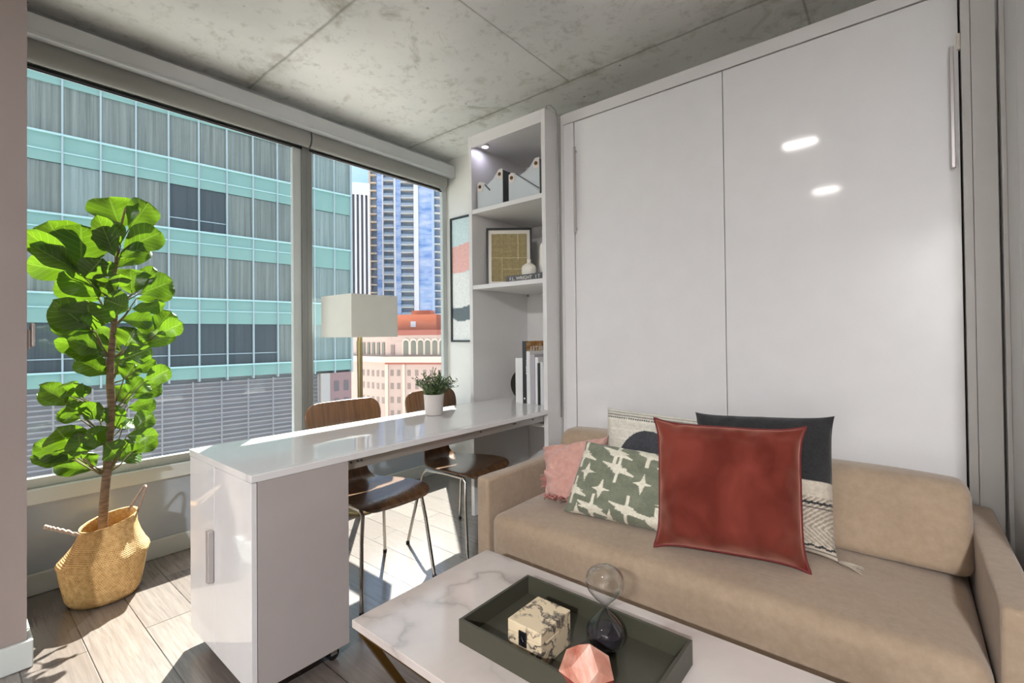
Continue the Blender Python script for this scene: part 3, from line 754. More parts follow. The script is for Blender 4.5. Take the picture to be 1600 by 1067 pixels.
# ================================================================== CHAIRS
def make_chair(label):
    t = thing('dining_chair', (0, 0, 0), label, 'chair', 'walnut chairs at the desk')
    # local: x forward (seat front at +.25), y side
    prof = [(.235, .418, .150), (.225, .436, .185), (.19, .449, .205), (.12, .452, .212), (.03, .449, .208), (-.06, .443, .195), (-.13, .442, .165), (-.175, .452, .130), (-.200, .480, .108), (-.215, .53, .102),
            (-.228, .59, .115), (-.240, .65, .150), (-.250, .70, .195), (-.258, .75, .218), (-.268, .80, .222), (-.276, .84, .212), (-.280, .865, .165)]
    th = .0055; n = 14; s_ = MB(); K = len(prof)
    def P(i, a, side):
        x, z, hw = prof[i]; u = a*2-1
        i0, i1 = max(i-1, 0), min(i+1, K-1)
        tx, tz = prof[i1][0]-prof[i0][0], prof[i1][1]-prof[i0][1]; L = math.hypot(tx, tz); nx, nz = tz/L, -tx/L
        curve = (.012 if i < 7 else .03*min(1, (i-7)/4))*(u*u)
        bx = (nx*(side*th) + (curve if i > 8 else 0)); bz = nz*(side*th) + (curve*.6 if i <= 8 else 0)
        return (x+bx, u*hw, z+bz)
    for sd_ in (-1, 1):
        o = len(s_.v)
        for i in range(K):
            for j in range(n+1): s_.v.append(Vector(P(i, j/n, sd_)))
        for i in range(K-1):
            for j in range(n):
                a = o+i*(n+1)+j; s_.f.append((a, a+1, a+n+2, a+n+1))
    o2 = K*(n+1)
    bnd = [i*(n+1) for i in range(K)] + [(K-1)*(n+1)+j for j in range(1, n+1)] + [i*(n+1)+n for i in reversed(range(K-1))] + [j for j in reversed(range(1, n))]
    for q in range(len(bnd)):
        a, b = bnd[q], bnd[(q+1) % len(bnd)]; s_.f.append((a, b, b+o2, a+o2))
    part('seat_shell', s_, M['chair'], t, smooth=True, angle=60, sub=1)
    for sy in (-1, 1):
        yf, yr, yt = sy*.205, sy*.225, sy*.165
        a = MB().tube([(.225, yf, .006), (.19, yt+sy*.015, .30), (.178, yt, .405), (.160, yt, .425)], .0085, 12)
        part('leg', a, M['chrome'], t, smooth=True, angle=60)
        a = MB().tube([(-.215, yr, .006), (-.165, yt+sy*.018, .30), (-.150, yt, .400), (-.125, yt, .424)], .0085, 12)
        part('leg', a, M['chrome'], t, smooth=True, angle=60)
        a = MB().tube([(.159, yt, .4255), (.02, yt, .430), (-.124, yt, .4245)], .0085, 12); part('side_rail', a, M['chrome'], t, smooth=True, angle=60)
        for (fx, fy) in ((.225, yf), (-.215, yr)):
            part('rubber_foot', MB().lathe((fx, fy, 0), [(.010, 0), (.011, .004), (.010, .018)], 14), M['black'], t, smooth=True, angle=50)
    a = MB().tube([(.10, -.163, .424), (.10, .163, .424)], .006, 10); part('cross_rail', a, M['chrome'], t, smooth=True, angle=60)
    return t
ch1 = make_chair('walnut plywood chair nearest the rolling cabinet'); ch1.location = (-2.035, 1.355, 0)
ch2 = copy_tree(ch1); ch2.location = (-2.035, 1.965, 0); ch2.rotation_euler.z = math.radians(4)
ch2['label'] = 'walnut plywood chair behind the potted herb, nearest the bookcase'

# ================================================================== FLOOR LAMP
LX, LY = -2.93, 1.863
t = thing('floor_lamp', (LX, LY, 0), 'brass floor lamp with a boxy off-white shade in front of the window', 'floor lamp')
part('base', MB().lathe((LX, LY, 0), [(.118, 0), (.12, .004), (.12, .014), (.115, .0195)], 40), M['pole'], t, smooth=True, angle=40)
part('pole', box(LX-.014, LX+.014, LY-.014, LY+.014, .0205, 1.40), M['pole'], t, bevel=.003)
# box shade, corners fitted at its real size
SZ0, SZ1 = 1.197, 1.481
sh = MB()
cx_, cy_ = LX, LY
# rectangle: long side runs along world X, short side along Y
hx, hy = .19, .18
out = [(cx_-hx, cy_-hy), (cx_+hx, cy_-hy), (cx_+hx, cy_+hy), (cx_-hx, cy_+hy)]
i_ = .003; inn = [(cx_-hx+i_, cy_-hy+i_), (cx_+hx-i_, cy_-hy+i_), (cx_+hx-i_, cy_+hy-i_), (cx_-hx+i_, cy_+hy-i_)]
vs = [(a, b, z) for z in (SZ0, SZ1) for (a, b) in out] + [(a, b, z) for z in (SZ0, SZ1) for (a, b) in inn]
fs = []
for q in range(4):
    r2 = (q+1) % 4
    fs += [(q, r2, 4+r2, 4+q), (8+q, 12+q, 12+r2, 8+r2), (q, 8+q, 8+r2, r2), (4+q, 4+r2, 12+r2, 12+q)]
sh.add(vs, fs)
part('lamp_shade', sh, M['shade'], t)
hr = MB(); hr.box(cx_-hx+.004, cx_+hx-.004, cy_-.003, cy_+.003, SZ1-.03, SZ1-.025); part('harp', hr, M['steel'], t)
part('bulb', MB().lathe((cx_, cy_, 1.325), [(.012, -.045), (.014, -.03), (.03, 0), (.028, .02), (.012, .036), (.0, .04)], 20), M['ceramic'], t, smooth=True)
part('socket', MB().lathe((cx_, cy_, 1.4005), [(.014, 0), (.014, .03)], 16), M['black'], t)
cd_ = [(LX+.016, LY-.016, 1.24), (LX+.02, LY-.035, 1.16), (LX+.018, LY-.03, .95), (LX+.016, LY-.018, .6), (LX+.016, LY-.018, .03)]
part('cord', MB().tube(cd_, .0028, 8), simple('clear_cord', (120, 106, 84), .5), t, smooth=True)

# ================================================================== ART ON THE END WALL
t = thing('framed_print', (-2.75, YE, 1.7), 'tall black framed abstract print on the end wall between window and bookcase', 'framed picture')
ax0, ax1, az0, az1 = -3.115, -2.40, 1.145, 2.245; ya = YE-.025
f = MB(); b_ = .016
f.box(ax0, ax1, ya, YE-.001, az0, az0+b_); f.box(ax0, ax1, ya, YE-.001, az1-b_, az1); f.box(ax0, ax0+b_, ya, YE-.001, az0+b_, az1-b_); f.box(ax1-b_, ax1, ya, YE-.001, az0+b_, az1-b_)
part('frame', f, simple('dark_green_black_frame', (44, 52, 50), .4), t, bevel=.001)
g = MB(); nu, nv = 60, 100
g.grid(lambda a, b: (ax0+b_+(ax1-ax0-2*b_)*a, YE-.012, az0+b_+(az1-az0-2*b_)*b), nu, nv); g.c = []
for i in range(nu+1):
    for j in range(nv+1):
        a, b = i/nu, j/nv; wv = mnoise.noise(Vector((a*3, b*2, 1)))
        wh_, bl_, pk, gr = lin((232, 234, 232)), lin((206, 226, 228)), lin((232, 180, 172)), lin((96, 108, 112))
        c = bl_ if b > .55 else wh_
        if .56+.05*wv < b < .78+.03*wv and a < .62+.3*wv: c = pk
        if b < .27+.12*a+.06*wv: c = gr
        if b < .18+.12*wv+.05*a: c = wh_
        g.c.append(c)
part('print', g, M['printed'], t)

# ================================================================== SOFA
t = thing('sofa', (-.63, 1.95, 0), 'tan linen sofa with thin low arms in front of the wall bed', 'sofa')
SX0, SX1, SY0 = -1.422, .155, 1.54
part('base', box(SX0, SX1, SY0+.02, 2.37, .06, .22), M['sofa'], t, bevel=.01, seg=3)
def cushion_box(name, x0, x1, y0, y1, z0, z1, r, parent, crown=.0, seg=5, tilt=None, mat=None):
    bm = bmesh.new(); bmesh.ops.create_cube(bm, size=1)
    for v in bm.verts: v.co = Vector(((x0+x1)/2+(v.co.x)*(x1-x0), (y0+y1)/2+v.co.y*(y1-y0), (z0+z1)/2+v.co.z*(z1-z0)))
    bmesh.ops.bevel(bm, geom=list(bm.edges), offset=r, segments=seg, profile=.5, affect='EDGES')
    bmesh.ops.subdivide_edges(bm, edges=[e for e in bm.edges if e.calc_length() > .15], cuts=10, use_grid_fill=True)
    mb = MB(); bm.verts.ensure_lookup_table()
    for v in bm.verts:
        p = v.co.copy(); u = (p.x-x0)/(x1-x0)*2-1; w_ = (p.y-y0)/(y1-y0)*2-1; h_ = (p.z-z0)/(z1-z0)*2-1
        if crown: p += crown(p, u, w_, h_)
        mb.v.append(p)
    for f in bm.faces: mb.f.append(tuple(v.index for v in f.verts))
    bm.free()
    return part(name, mb, mat or M['sofa'], parent, smooth=True)
def seatcrown(p, u, w_, h_):
    dz = .022*max(0, 1-u**4)*max(0, 1-abs(w_)**3) if h_ > .3 else 0
    dz += .003*mnoise.noise(p*6)
    return Vector((0, -.012*(1-u**6)*(1 if w_ < -.9 else 0), dz))
cushion_box('seat_cushion', SX0+.004, SX1-.004, SY0, 2.27, .222, .415, .045, t, seatcrown)
def backcrown(p, u, w_, h_):
    shear = (p.z-.41)*.42
    return Vector((0, shear + (-.02*(1-u**4)*(1-h_**4) if w_ < 0 else 0) + .004*mnoise.noise(p*7), .012*(1-u**4) if h_ > .8 else 0))
cushion_box('back_cushion', SX0+.004, -.64, 1.99, 2.13, .432, .695, .038, t, backcrown)
cushion_box('back_cushion', -.63, SX1+.004, 1.99, 2.13, .432, .695, .038, t, backcrown)
cushion_box('back_frame', SX0, SX1, 2.30, 2.40, .06, .64, .02, t, None)
def armc(p, u, w_, h_): return Vector((0, 0, .004*mnoise.noise(p*5)))
cushion_box('arm', -1.492, SX0, SY0-.005, 2.385, .05, .565, .014, t, armc)
cushion_box('arm', SX1+.002, .232, SY0-.005, 2.385, .05, .572, .014, t, armc)
for (fx, fy) in ((-1.45, 1.60), (.19, 1.60), (-1.45, 2.33), (.19, 2.33)):
    part('leg', MB().lathe((fx, fy, 0), [(.015, 0), (.02, .0495)], 14), M['black'], t, smooth=True, angle=40)

# ================================================================== PILLOWS
def pillow(name, BL, BR, TL, TR, T, mat, label, colfn=None, n=48, pinch=.055, ears=.0, wrinkle=.01, seed=1.0, powr=.5, piping=None, cat='pillow', group='cushions on the sofa', sag=0):
    BL, BR, TL, TR = map(Vector, (BL, BR, TL, TR))
    cen = (BL+BR+TL+TR)/4
    t = thing(name, tuple((BL+BR)/2), label, cat, group)
    ux = ((BR+TR)-(BL+TL)).normalized(); uy = ((TL+TR)-(BL+BR)).normalized(); nn = ux.cross(uy).normalized()
    if nn.y > 0: nn = -nn
    Wd = ((BR+TR)-(BL+TL)).length/2; Hd = ((TL+TR)-(BL+BR)).length/2
    def S_(a, b, side):
        u, v = a*2-1, b*2-1
        pu = 1-pinch*(1-abs(v)**5)*abs(u)**2; pv = 1-pinch*(1-abs(u)**5)*abs(v)**2
        u2, v2 = u*pu, v*pv
        p = quadpt(BL, BR, TL, TR, (u2+1)/2, (v2+1)/2)
        th = T*max(0, (1-u**4)*(1-v**4))**powr*(1-.12*v)
        q = Vector((a*3.3+seed, b*3.3, seed*2))
        edge = (max(abs(u), abs(v)))
        th *= 1+.10*mnoise.noise(q) + .10*mnoise.noise(q*3.1)*edge
        wr = wrinkle*mnoise.noise(Vector((a*9, b*9, seed+5)))*edge*(0 if (a in (0, 1) or b in (0, 1)) else 1)
        return p + nn*(side*th*.5 + wr) 
    mb = MB(); c = []
    rim = {}
    for side in (1, -1):
        o = len(mb.v)
        for i in range(n+1):
            for j in range(n+1):
                mb.v.append(S_(i/n, j/n, side)); c.append(colfn(i/n, j/n, side) if colfn else (1, 1, 1, 1))
        for i in range(n):
            for j in range(n):
                a = o+i*(n+1)+j; mb.f.append((a, a+n+1, a+n+2, a+1))
    if colfn: mb.c = c
    me = part('cushion_cover', mb, mat, t, smooth=True, fixn=False)
    bm = bmesh.new(); bm.from_mesh(me.data); bmesh.ops.remove_doubles(bm, verts=bm.verts, dist=.0004); bmesh.ops.recalc_face_normals(bm, faces=bm.faces); bm.to_mesh(me.data); bm.free()
    ring = [(i/n, 0) for i in range(n)] + [(1, i/n) for i in range(n)] + [(1-i/n, 1) for i in range(n)] + [(0, 1-i/n) for i in range(n)]
    pts = [quadpt(BL, BR, TL, TR, 0, 0)*0 + S_(a, b, 1) for a, b in ring]
    if piping: part('piping', MB().tube(pts, piping[0], 8, closed=True), piping[1], t, smooth=True)
    return t, S_, nn, ux, uy

# flange for the velvet cushion: wide soft border is the piping sub-shape
vp, VS, vn, vux, vuy = pillow('throw_pillow', (-.700, 1.625, .440), (-.240, 1.755, .436), (-.768, 1.80, .866), (-.260, 1.86, .880), .19, M['velvet'],
       'large square rust velvet cushion with dark piping in front of the others', pinch=.09, wrinkle=.02, seed=2.2, piping=(.0055, M['velvet_pipe']), n=64, powr=.62)

# green ikat
def cross(u, v, cx, cy, s, k):
    du, dv = (u-cx), (v-cy); r = mnoise.noise(Vector((u*60, v*60, k)))*.006
    a = abs(du) < max(0, .027*s*(1-abs(dv)/(.085*s)))+r*.6 and abs(dv) < .085*s
    j = mnoise.noise(Vector((0, v*90, k)))*.02
    b = abs(dv) < max(0, .022*s*(1-abs(du+j)/(.075*s)))+r*.5 and abs(du) < .085*s
    return a or b
def burst(u, v, cx, cy, s, k):
    du, dv = (u-cx), (v-cy)
    j = mnoise.noise(Vector((u*55, 3, k)))*.05*s; h = mnoise.noise(Vector((2, v*70, k)))*.05*s
    body = abs(du)*.55+abs(dv-.28*du*0) < .040*s + (j+h)*.28
    st = abs(du) < .012*s and abs(dv) < .10*s
    sw = abs(dv+.30*du) < .02*s*(1-abs(du)/(.13*s))+.004 and abs(du) < .12*s
    return body or st or sw
GREEN, CREAM = lin((128, 134, 114)), lin((232, 228, 210))
motifs = []
random.seed(5)
lay = [('c', .17, .60), ('b', .055, .80), ('b', .06, .22), ('c', .36, .42), ('b', .46, .78), ('b', .40, .12), ('b', .30, .92), ('c', .66, .62), ('b', .66, .20), ('b', .88, .8), ('b', .78, .95), ('c', .90, .40), ('b', .60, .98), ('c', .15, .02), ('c', .55, .0), ('b', .97, .1), ('b', .22, -.02)]
lay = [('b', .04, .80), ('c', .13, .56), ('b', .05, .30), ('b', .34, .88), ('b', .385, .66), ('c', .29, .36), ('b', .25, .10), ('b', .60, .93), ('c', .60, .52), ('b', .52, .16), ('c', .40, -.01), ('c', .12, -.0), ('b', .82, .70), ('c', .80, .30), ('b', .95, .45), ('b', .74, .08)]
def greencol(a, b, side):
    for q, (k_, x, y) in enumerate(lay):
        if (cross if k_ == 'c' else burst)(a, b*.62, x, y*.62, 1.0 if k_ == 'c' else 1.15, q*3.1): return CREAM
    g = .9+.2*mnoise.noise(Vector((a*8, b*8, 0)))
    return (GREEN[0]*g, GREEN[1]*g, GREEN[2]*g, 1)
pillow('lumbar_pillow', (-1.135, 1.700, .444), (-.60, 1.765, .438), (-1.105, 1.845, .722), (-.60, 1.90, .70), .13, M['ikat'],
       'green lumbar cushion with white brushed crosses between the pink and rust cushions', greencol, n=170, pinch=.03, seed=4.0, wrinkle=.008)
# white cushion with dark arc
WHT, CHA = lin((226, 222, 210)), lin((64, 66, 72))
def arccol(a, b, side):
    du, dv = (a-.52)/.36, (b-.28)/.52
    if b > .30 and du*du+dv*dv < 1: 
        g = 1+.5*mnoise.noise(Vector((a*60, b*200, 0))); return (CHA[0]*g, CHA[1]*g, CHA[2]*g, 1)
    if b <= .30 and abs(a-.52) < .36: return CHA
    if .895 < b < .91 and (a*42) % 1 < .62: return CHA
    if .93 < b < .945 or .962 < b < .975: return lin((142, 140, 134))
    if (b*70) % 1 < .35: return lin((206, 202, 190))
    return WHT
pillow('throw_pillow', (-1.045, 1.905, .44), (-.62, 1.905, .44), (-1.105, 2.045, .846), (-.655, 2.035, .838), .12, M['woven'],
       'white striped cushion with a dark charcoal arc behind the green cushion', arccol, n=130, pinch=.02, seed=6.0, powr=.55)
# black over cream woven cushion
BLK, CRM, TAN = lin((44, 44, 46)), lin((206, 196, 180)), lin((160, 148, 132))
def bwcol(a, b, side):
    if b > .50: 
        g = 1+.4*mnoise.noise(Vector((a*200, b*60, 0))); return (BLK[0]*g, BLK[1]*g, BLK[2]*g, 1)
    if b > .395: return CRM
    if .345+.004*math.sin(a*160) < b < .362+.004*math.sin(a*160) or .318 < b < .328: return BLK
    if b > .075:
        fx = (a*2.5) % 1-.5; fy = ((b-.19)/.14)/2
        d = abs(fx)*1.1+abs(fy)
        if (d*9) % 1 < .45: return CRM
        return TAN
    if .05+.006*math.sin(a*90) < b < .066+.006*math.sin(a*90) or .025 < b < .034: return BLK
    return CRM
bp, BS, bn, _, _ = pillow('throw_pillow', (-.64, 1.87, .445), (-.178, 1.875, .445), (-.690, 2.045, .865), (-.196, 2.030, .900), .13, M['woven'],
       'black and cream woven cushion with diamond pattern behind the rust cushion', bwcol, n=140, pinch=.05, seed=8.0)
tf = MB()
for q in range(9):
    a0 = Vector((-.176, 1.875, .446)); d = Vector((.055+.012*random.random(), -.03+.05*random.random(), -.012+.01*random.random()))
    tf.tube([a0, a0+d*.5+Vector((0, 0, .004)), a0+d], [.006, .003, .0015], 6)
part('tassel', tf, m_fabric('cream_tassel', (206, 196, 180), (170, 158, 140), 200), bp, smooth=True)
# pink knit with fringe
pp, PS, pn, _, _ = pillow('knit_pillow', (-1.275, 1.765, .450), (-.98, 1.800, .444), (-1.355, 1.85, .66), (-1.05, 1.955, .735), .12, M['knit'],
       'dusty pink knitted cushion with fringe at the window end of the sofa', pinch=.07, wrinkle=.035, seed=3.3, n=50)
fr = MB(); random.seed(8)
for q in range(70):
    a = random.random()*.75; base = PS(a, 0.02, 1); L = random.uniform(.02, .045)
    d = Vector((random.uniform(-.6, .6), -1+random.random()*.6, random.uniform(-.1, .5))).normalized()
    p1 = base+d*L*.5+Vector((random.uniform(-.012, .012), 0, random.uniform(0, .012))); p2 = base+d*L; p2.z = max(p2.z, .441); p1.z = max(p1.z, .442)
    fr.tube([base, p1, p2], [.003, .0028, .002], 5)
for q in range(24):
    base = PS(0.0, random.uniform(.2, .45), 1); d = Vector((-1, random.uniform(-.7, .3), random.uniform(-.6, .3))).normalized()*random.uniform(.015, .035)
    fr.tube([base, base+d*.5+Vector((0, 0, .004)), base+d], [.003, .0028, .002], 5)
part('fringe', fr, M['fringe'], pp, smooth=True)

# ================================================================== COFFEE TABLE
TZ = .42
t = thing('coffee_table', (-.6, 1.0, 0), 'low coffee table with white marble top and brass frame in front of the sofa', 'coffee table')
TX0, TX1, TY0, TY1 = -1.185, .02, .722, 1.271
part('tabletop', box(TX0, TX1, TY0, TY1, TZ-.022, TZ), M['marble'], t, bevel=.002)
fm = MB(); a0, a1, b0, b1 = TX0+.012, TX1-.012, TY0+.012, TY1-.012; zt = TZ-.0225
fm.box(a0, a1, b0, b0+.014, zt-.016, zt); fm.box(a0, a1, b1-.014, b1, zt-.016, zt); fm.box(a0, a0+.02, b0+.014, b1-.014, zt-.016, zt); fm.box(a1-.02, a1, b0+.014, b1-.014, zt-.016, zt)
part('frame', fm, M['brass'], t, bevel=.001)
for x in (a0+.011, a1-.011):
    for (y0_, y1_) in ((b0+.01, (b0+b1)/2-.03), (b1-.01, (b0+b1)/2+.03)):
        part('leg', MB().bar((x, y0_, zt-.0165), (x, y1_, .012), (.011, 0, 0), (0, .009, .004)), M['brass'], t, bevel=.001)
    part('foot_bar', box(x-.011, x+.011, (b0+b1)/2-.075, (b0+b1)/2+.075, 0, .012), M['brass'], t)

# tray
t = thing('tray', (-.62, .98, TZ), 'rectangular olive-green tray with low walls on the marble coffee table', 'tray')
x0, x1, y0, y1 = -.885, -.395, .842, 1.128; z0, z1 = TZ+.0005, TZ+.058; w_ = .008
part('base', box(x0+w_, x1-w_, y0+w_, y1-w_, z0, z0+.008), M['olive'], t)
wl_ = MB(); wl_.box(x0, x1, y0, y0+w_, z0, z1); wl_.box(x0, x1, y1-w_, y1, z0, z1); wl_.box(x0, x0+w_, y0+w_, y1-w_, z0, z1); wl_.box(x1-w_, x1, y0+w_, y1-w_, z0, z1)
part('rim', wl_, M['olive'], t)
zb = z0+.0085
# decorative box
t = thing('trinket_box', (-.70, .94, zb), 'cream lidded box with black marbling standing in the tray', 'box')
bz1 = zb+.084
bxm = lambda a, b, c, d, e, f: box(a, b, c, d, e, f)
BX = (-.752, -.652, .878, 1.002)
part('body', box(BX[0], BX[1], BX[2], BX[3], zb, zb+.056), M['marbled'], t, bevel=.0015)
part('lid', box(BX[0], BX[1], BX[2], BX[3], zb+.057, bz1), M['marbled'], t, bevel=.0015)
cl = MB(); cl.box(-.716, -.694, BX[2]-.0035, BX[2]-.0003, zb+.036, zb+.070); cl.tube([(-.705, BX[2]-.006, zb+.062), (-.699, BX[2]-.007, zb+.052), (-.705, BX[2]-.006, zb+.042), (-.711, BX[2]-.007, zb+.052)], .0018, 6, closed=True)
part('clasp', cl, simple('dark_metal_clasp', (60, 60, 64), .3, Metallic=.8), t)
# hourglass
hc = Vector((-.576, 1.040, zb))
t = thing('hourglass', tuple(hc), 'clear glass hourglass with black sand standing in the tray', 'hourglass')
def bulbprof(z0, z1, r, flip):
    out = []
    for i in range(17):
        s_ = i/16; rr = r*math.sin(min(1, s_*1.05+.12)*PI*.5)**.9 if False else None
        # s: 0 neck .. 1 outer end
        rr = .004 + (r-.004)*(math.sin(PI*min(s_, 1)**1.45*.86+0)**1.0 if s_ > 0 else 0)
        out.append((max(rr, .004), s_))
    return out
H2 = .101
def bp_(s_): # radius along bulb from neck (0) to end (1)
    x = s_; c, R_ = .62, .047
    if x < c: return .004+(R_-.004)*(math.sin(x/c*PI/2)**1.3)
    q = (x-.62)/.38; return max(.0, R_*math.sqrt(max(0, 1-q**2.3)))
prof = []
for i in range(25): s_ = 1-i/24; prof.append((max(bp_(s_), .016 if i == 0 else 0), H2*(1-s_)))
for i in range(1, 25): s_ = i/24; prof.append((max(bp_(s_), .002), H2+H2*s_))
part('glass_bulbs', MB().lathe(hc, prof, 40, True, True), M['thin_glass'], t, smooth=True)
sp2 = [(r*.955, z) for r, z in prof if z <= .046]
sp2 = [(max(0, r-.0015), z+.001) for r, z in sp2]; sp2.append((.0, sp2[-1][1]+.004))
part('sand', MB().lathe(hc, sp2, 40, True, False), M['sand'], t, smooth=True, angle=50)
part('neck_joint', MB().lathe(hc, [(.0045, H2-.004), (.0062, H2-.001), (.0062, H2+.001), (.0045, H2+.004)], 20, False, False), M['thin_glass'], t, smooth=True)
# faceted stone
sc_ = Vector((-.536, .885, zb)); t = thing('faceted_stone', tuple(sc_), 'faceted rose quartz stone at the near side of the tray', 'stone')
bm = bmesh.new()
ring = lambda r, z, n, ph: [bm.verts.new(sc_+Vector((r*math.cos(2*PI*(i+ph)/n), r*math.sin(2*PI*(i+ph)/n), z))) for i in range(n)]
ring(.046, 0, 5, .1); ring(.061, .052, 5, .1); ring(.048, .078, 5, .6); bm.verts.new(sc_+Vector((.006, .004, .106))); bm.verts.new(sc_+Vector((-.018, -.004, .099)))
r_ = bmesh.ops.convex_hull(bm, input=bm.verts); bm.verts.ensure_lookup_table()
lo = MB(); hi = MB()
bm.verts.index_update()
for f in bm.faces:
    tgt = hi if f.calc_center_median().z > sc_.z+.056 else lo
    tgt.add([v.co for v in f.verts], [tuple(range(len(f.verts)))])
bm.free()
part('lower_facets', lo, M['quartz_dark'], t); hi_ = part('upper_facets', hi, M['quartz'], t)

# ================================================================== BASKET AND FIDDLE LEAF FIG
bc = Vector((-2.905, .485, 0))
t = thing('basket', tuple(bc), 'woven seagrass belly basket holding the tall leafy plant', 'basket')
prof = [(.0, 0), (.10, .0), (.125, .006), (.138, .03), (.148, .08), (.156, .13), (.163, .175), (.170, .192), (.166, .205), (.150, .225), (.128, .262), (.112, .30), (.106, .335), (.108, .352)]
def warpb(p):
    z = p.z
    q = p.copy(); q.z += max(0, (z-.16))*(.12*p.y/.1+.0*p.x) ; q.y += .02*max(0, z-.16)/.2
    q.x += .006*math.sin(9*math.atan2(p.y, p.x))*(z > .19)*(.35-z)/.1; return q
outer = prof; inner = [(.102, .350), (.100, .335), (.106, .30), (.12, .262), (.14, .225), (.14, .19), (.0, .185)]
part('woven_body', MB().lathe(bc, outer+inner, 56, False, False, warpb), M['basket'], t, smooth=True)
def handle(p0, p1, mid, twist=10):
    p0, p1, mid = Vector(p0), Vector(p1), Vector(mid); mb = MB()
    for ph in (0, PI):
        pts = []
        for i in range(33):
            s_ = i/32; c = p0*(1-s_)**3 + (mid+(p0-p1)*.1)*3*s_*(1-s_)**2 + (mid-(p0-p1)*.1)*3*s_*s_*(1-s_) + p1*s_**3
            pts.append(c+Vector((math.cos(twist*2*PI*s_*.8+ph), .4*math.sin(twist*2*PI*s_*.8+ph), math.sin(twist*2*PI*s_*.8+ph)))*.0042)
        mb.tube(pts, .0046, 7)
    return mb
part('handle', handle((-2.92+.06, .392, .325), (-2.92-.03, .378, .318), (-2.90, .255, .405)), M['rope'], t, smooth=True)
part('handle', handle((-2.88, .605, .36), (-2.96, .590, .36), (-2.93, .665, .50)), simple('dark_twisted_rope', (150, 128, 116), .9, (150, .9)), t, smooth=True)

# plant: points given on the photograph's plant and stood at their own depth
def PX(px, py, x):
    u = (px-800)/FPX; v = -(py-533.5-SHY)/FPX; d = _F+_R*u+_U*v
    return CAM + d*((x-CAM.x)/d.x)
t = thing('fiddle_leaf_fig', (bc.x, bc.y, .19), 'tall fiddle leaf fig with a single slim trunk and broad green leaves', 'potted plant')
TX = -2.91
trk = [(160, 862), (160, 830), (163, 780), (167, 740), (171, 680), (175, 640), (172, 600), (173, 560), (178, 510), (182, 470), (176, 440), (182, 410), (184, 380), (190, 350), (196, 325)]
tp = [PX(a, b, TX) for a, b in trk]; tp[0] = Vector((TX, tp[1].y, .186))
tr_r = [.0195, .019, .018, .0175, .017, .0165, .016, .0145, .0125, .011, .009, .008, .0065, .005, .004]
part('trunk', MB().tube(tp, tr_r, 14), M['bark'], t, smooth=True)
part('soil', MB().lathe(bc+Vector((0, .003, .1865)), [(.135, 0), (.07, .006), (0, .008)], 28, True, False), M['soil'], t, smooth=True)
L1 = [((720,290),(640,55),240),((775,290),(925,95),170),((740,430),(1010,300),170),((700,490),(930,400),90),((690,560),(930,430),110),((680,480),(560,190),100),((720,400),(620,230),140),
 ((420,580),(200,240),230),((440,570),(440,250),240),((500,530),(590,330),130),((400,570),(40,280),100),((430,590),(70,390),110),((420,600),(30,525),140),((460,630),(590,500),150),
 ((590,760),(280,600),140),((580,790),(270,640),150),((560,770),(640,640),110),((800,745),(790,570),190),((850,720),(950,560),90),((860,740),(1105,650),150),((830,780),(1100,730),90),
 ((780,850),(590,780),150),((790,850),(1040,820),90),((500,1000),(250,800),170),((520,1000),(480,780),230),((540,1010),(230,950),90),((720,930),(970,930),110),((960,1000),(1070,880),120),((980,1030),(1165,950),110),
 ((650,600),(600,520),80),((700,700),(720,600),100)]
L2 = [((470,110),(200,30),70),((500,180),(230,140),100),((540,200),(310,120),120),((550,230),(300,200),80),((560,350),(370,240),130),((600,230),(500,40),100),((650,200),(540,60),90),((680,170),(740,50),140),
 ((760,130),(900,50),130),((720,170),(1010,100),70),((640,260),(850,180),110),((620,350),(690,230),130),((600,350),(490,260),45),((670,380),(740,280),100),((740,330),(880,260),90),((800,400),(970,310),100),
 ((700,470),(790,370),130),((720,500),(930,400),100),((690,540),(620,420),110),((700,560),(880,520),110),((740,700),(860,600),110),((650,700),(590,550),90),((660,700),(725,640),90),((690,740),(890,740),90),
 ((720,850),(880,760),90),((620,900),(770,830),120),((640,880),(550,790),110),((640,810),(740,790),70),((380,520),(110,470),110),((310,530),(160,420),90),((330,490),(270,410),110),((390,500),(350,400),90),
 ((410,500),(410,400),60),((400,600),(300,550),120),((430,640),(500,530),100),((400,640),(240,600),80),((520,660),(540,580),60),((350,830),(240,690),150),((370,880),(90,800),120),((360,900),(70,890),90),
 ((400,890),(380,720),110),((340,880),(170,770),130),((470,960),(210,930),90),((470,950),(450,850),60),((540,800),(440,720),120)]
allL = [((30+a[0]/4.54, 295+a[1]/4.54), (30+b[0]/4.54, 295+b[1]/4.54), w_/4.54) for a, b, w_ in L1] + [((30+a[0]/4.104, 500+a[1]/4.104), (30+b[0]/4.104, 500+b[1]/4.104), w_/4.104) for a, b, w_ in L2]
random.seed(21)
lm = MB(); br = MB(); PXM = 1/262.0
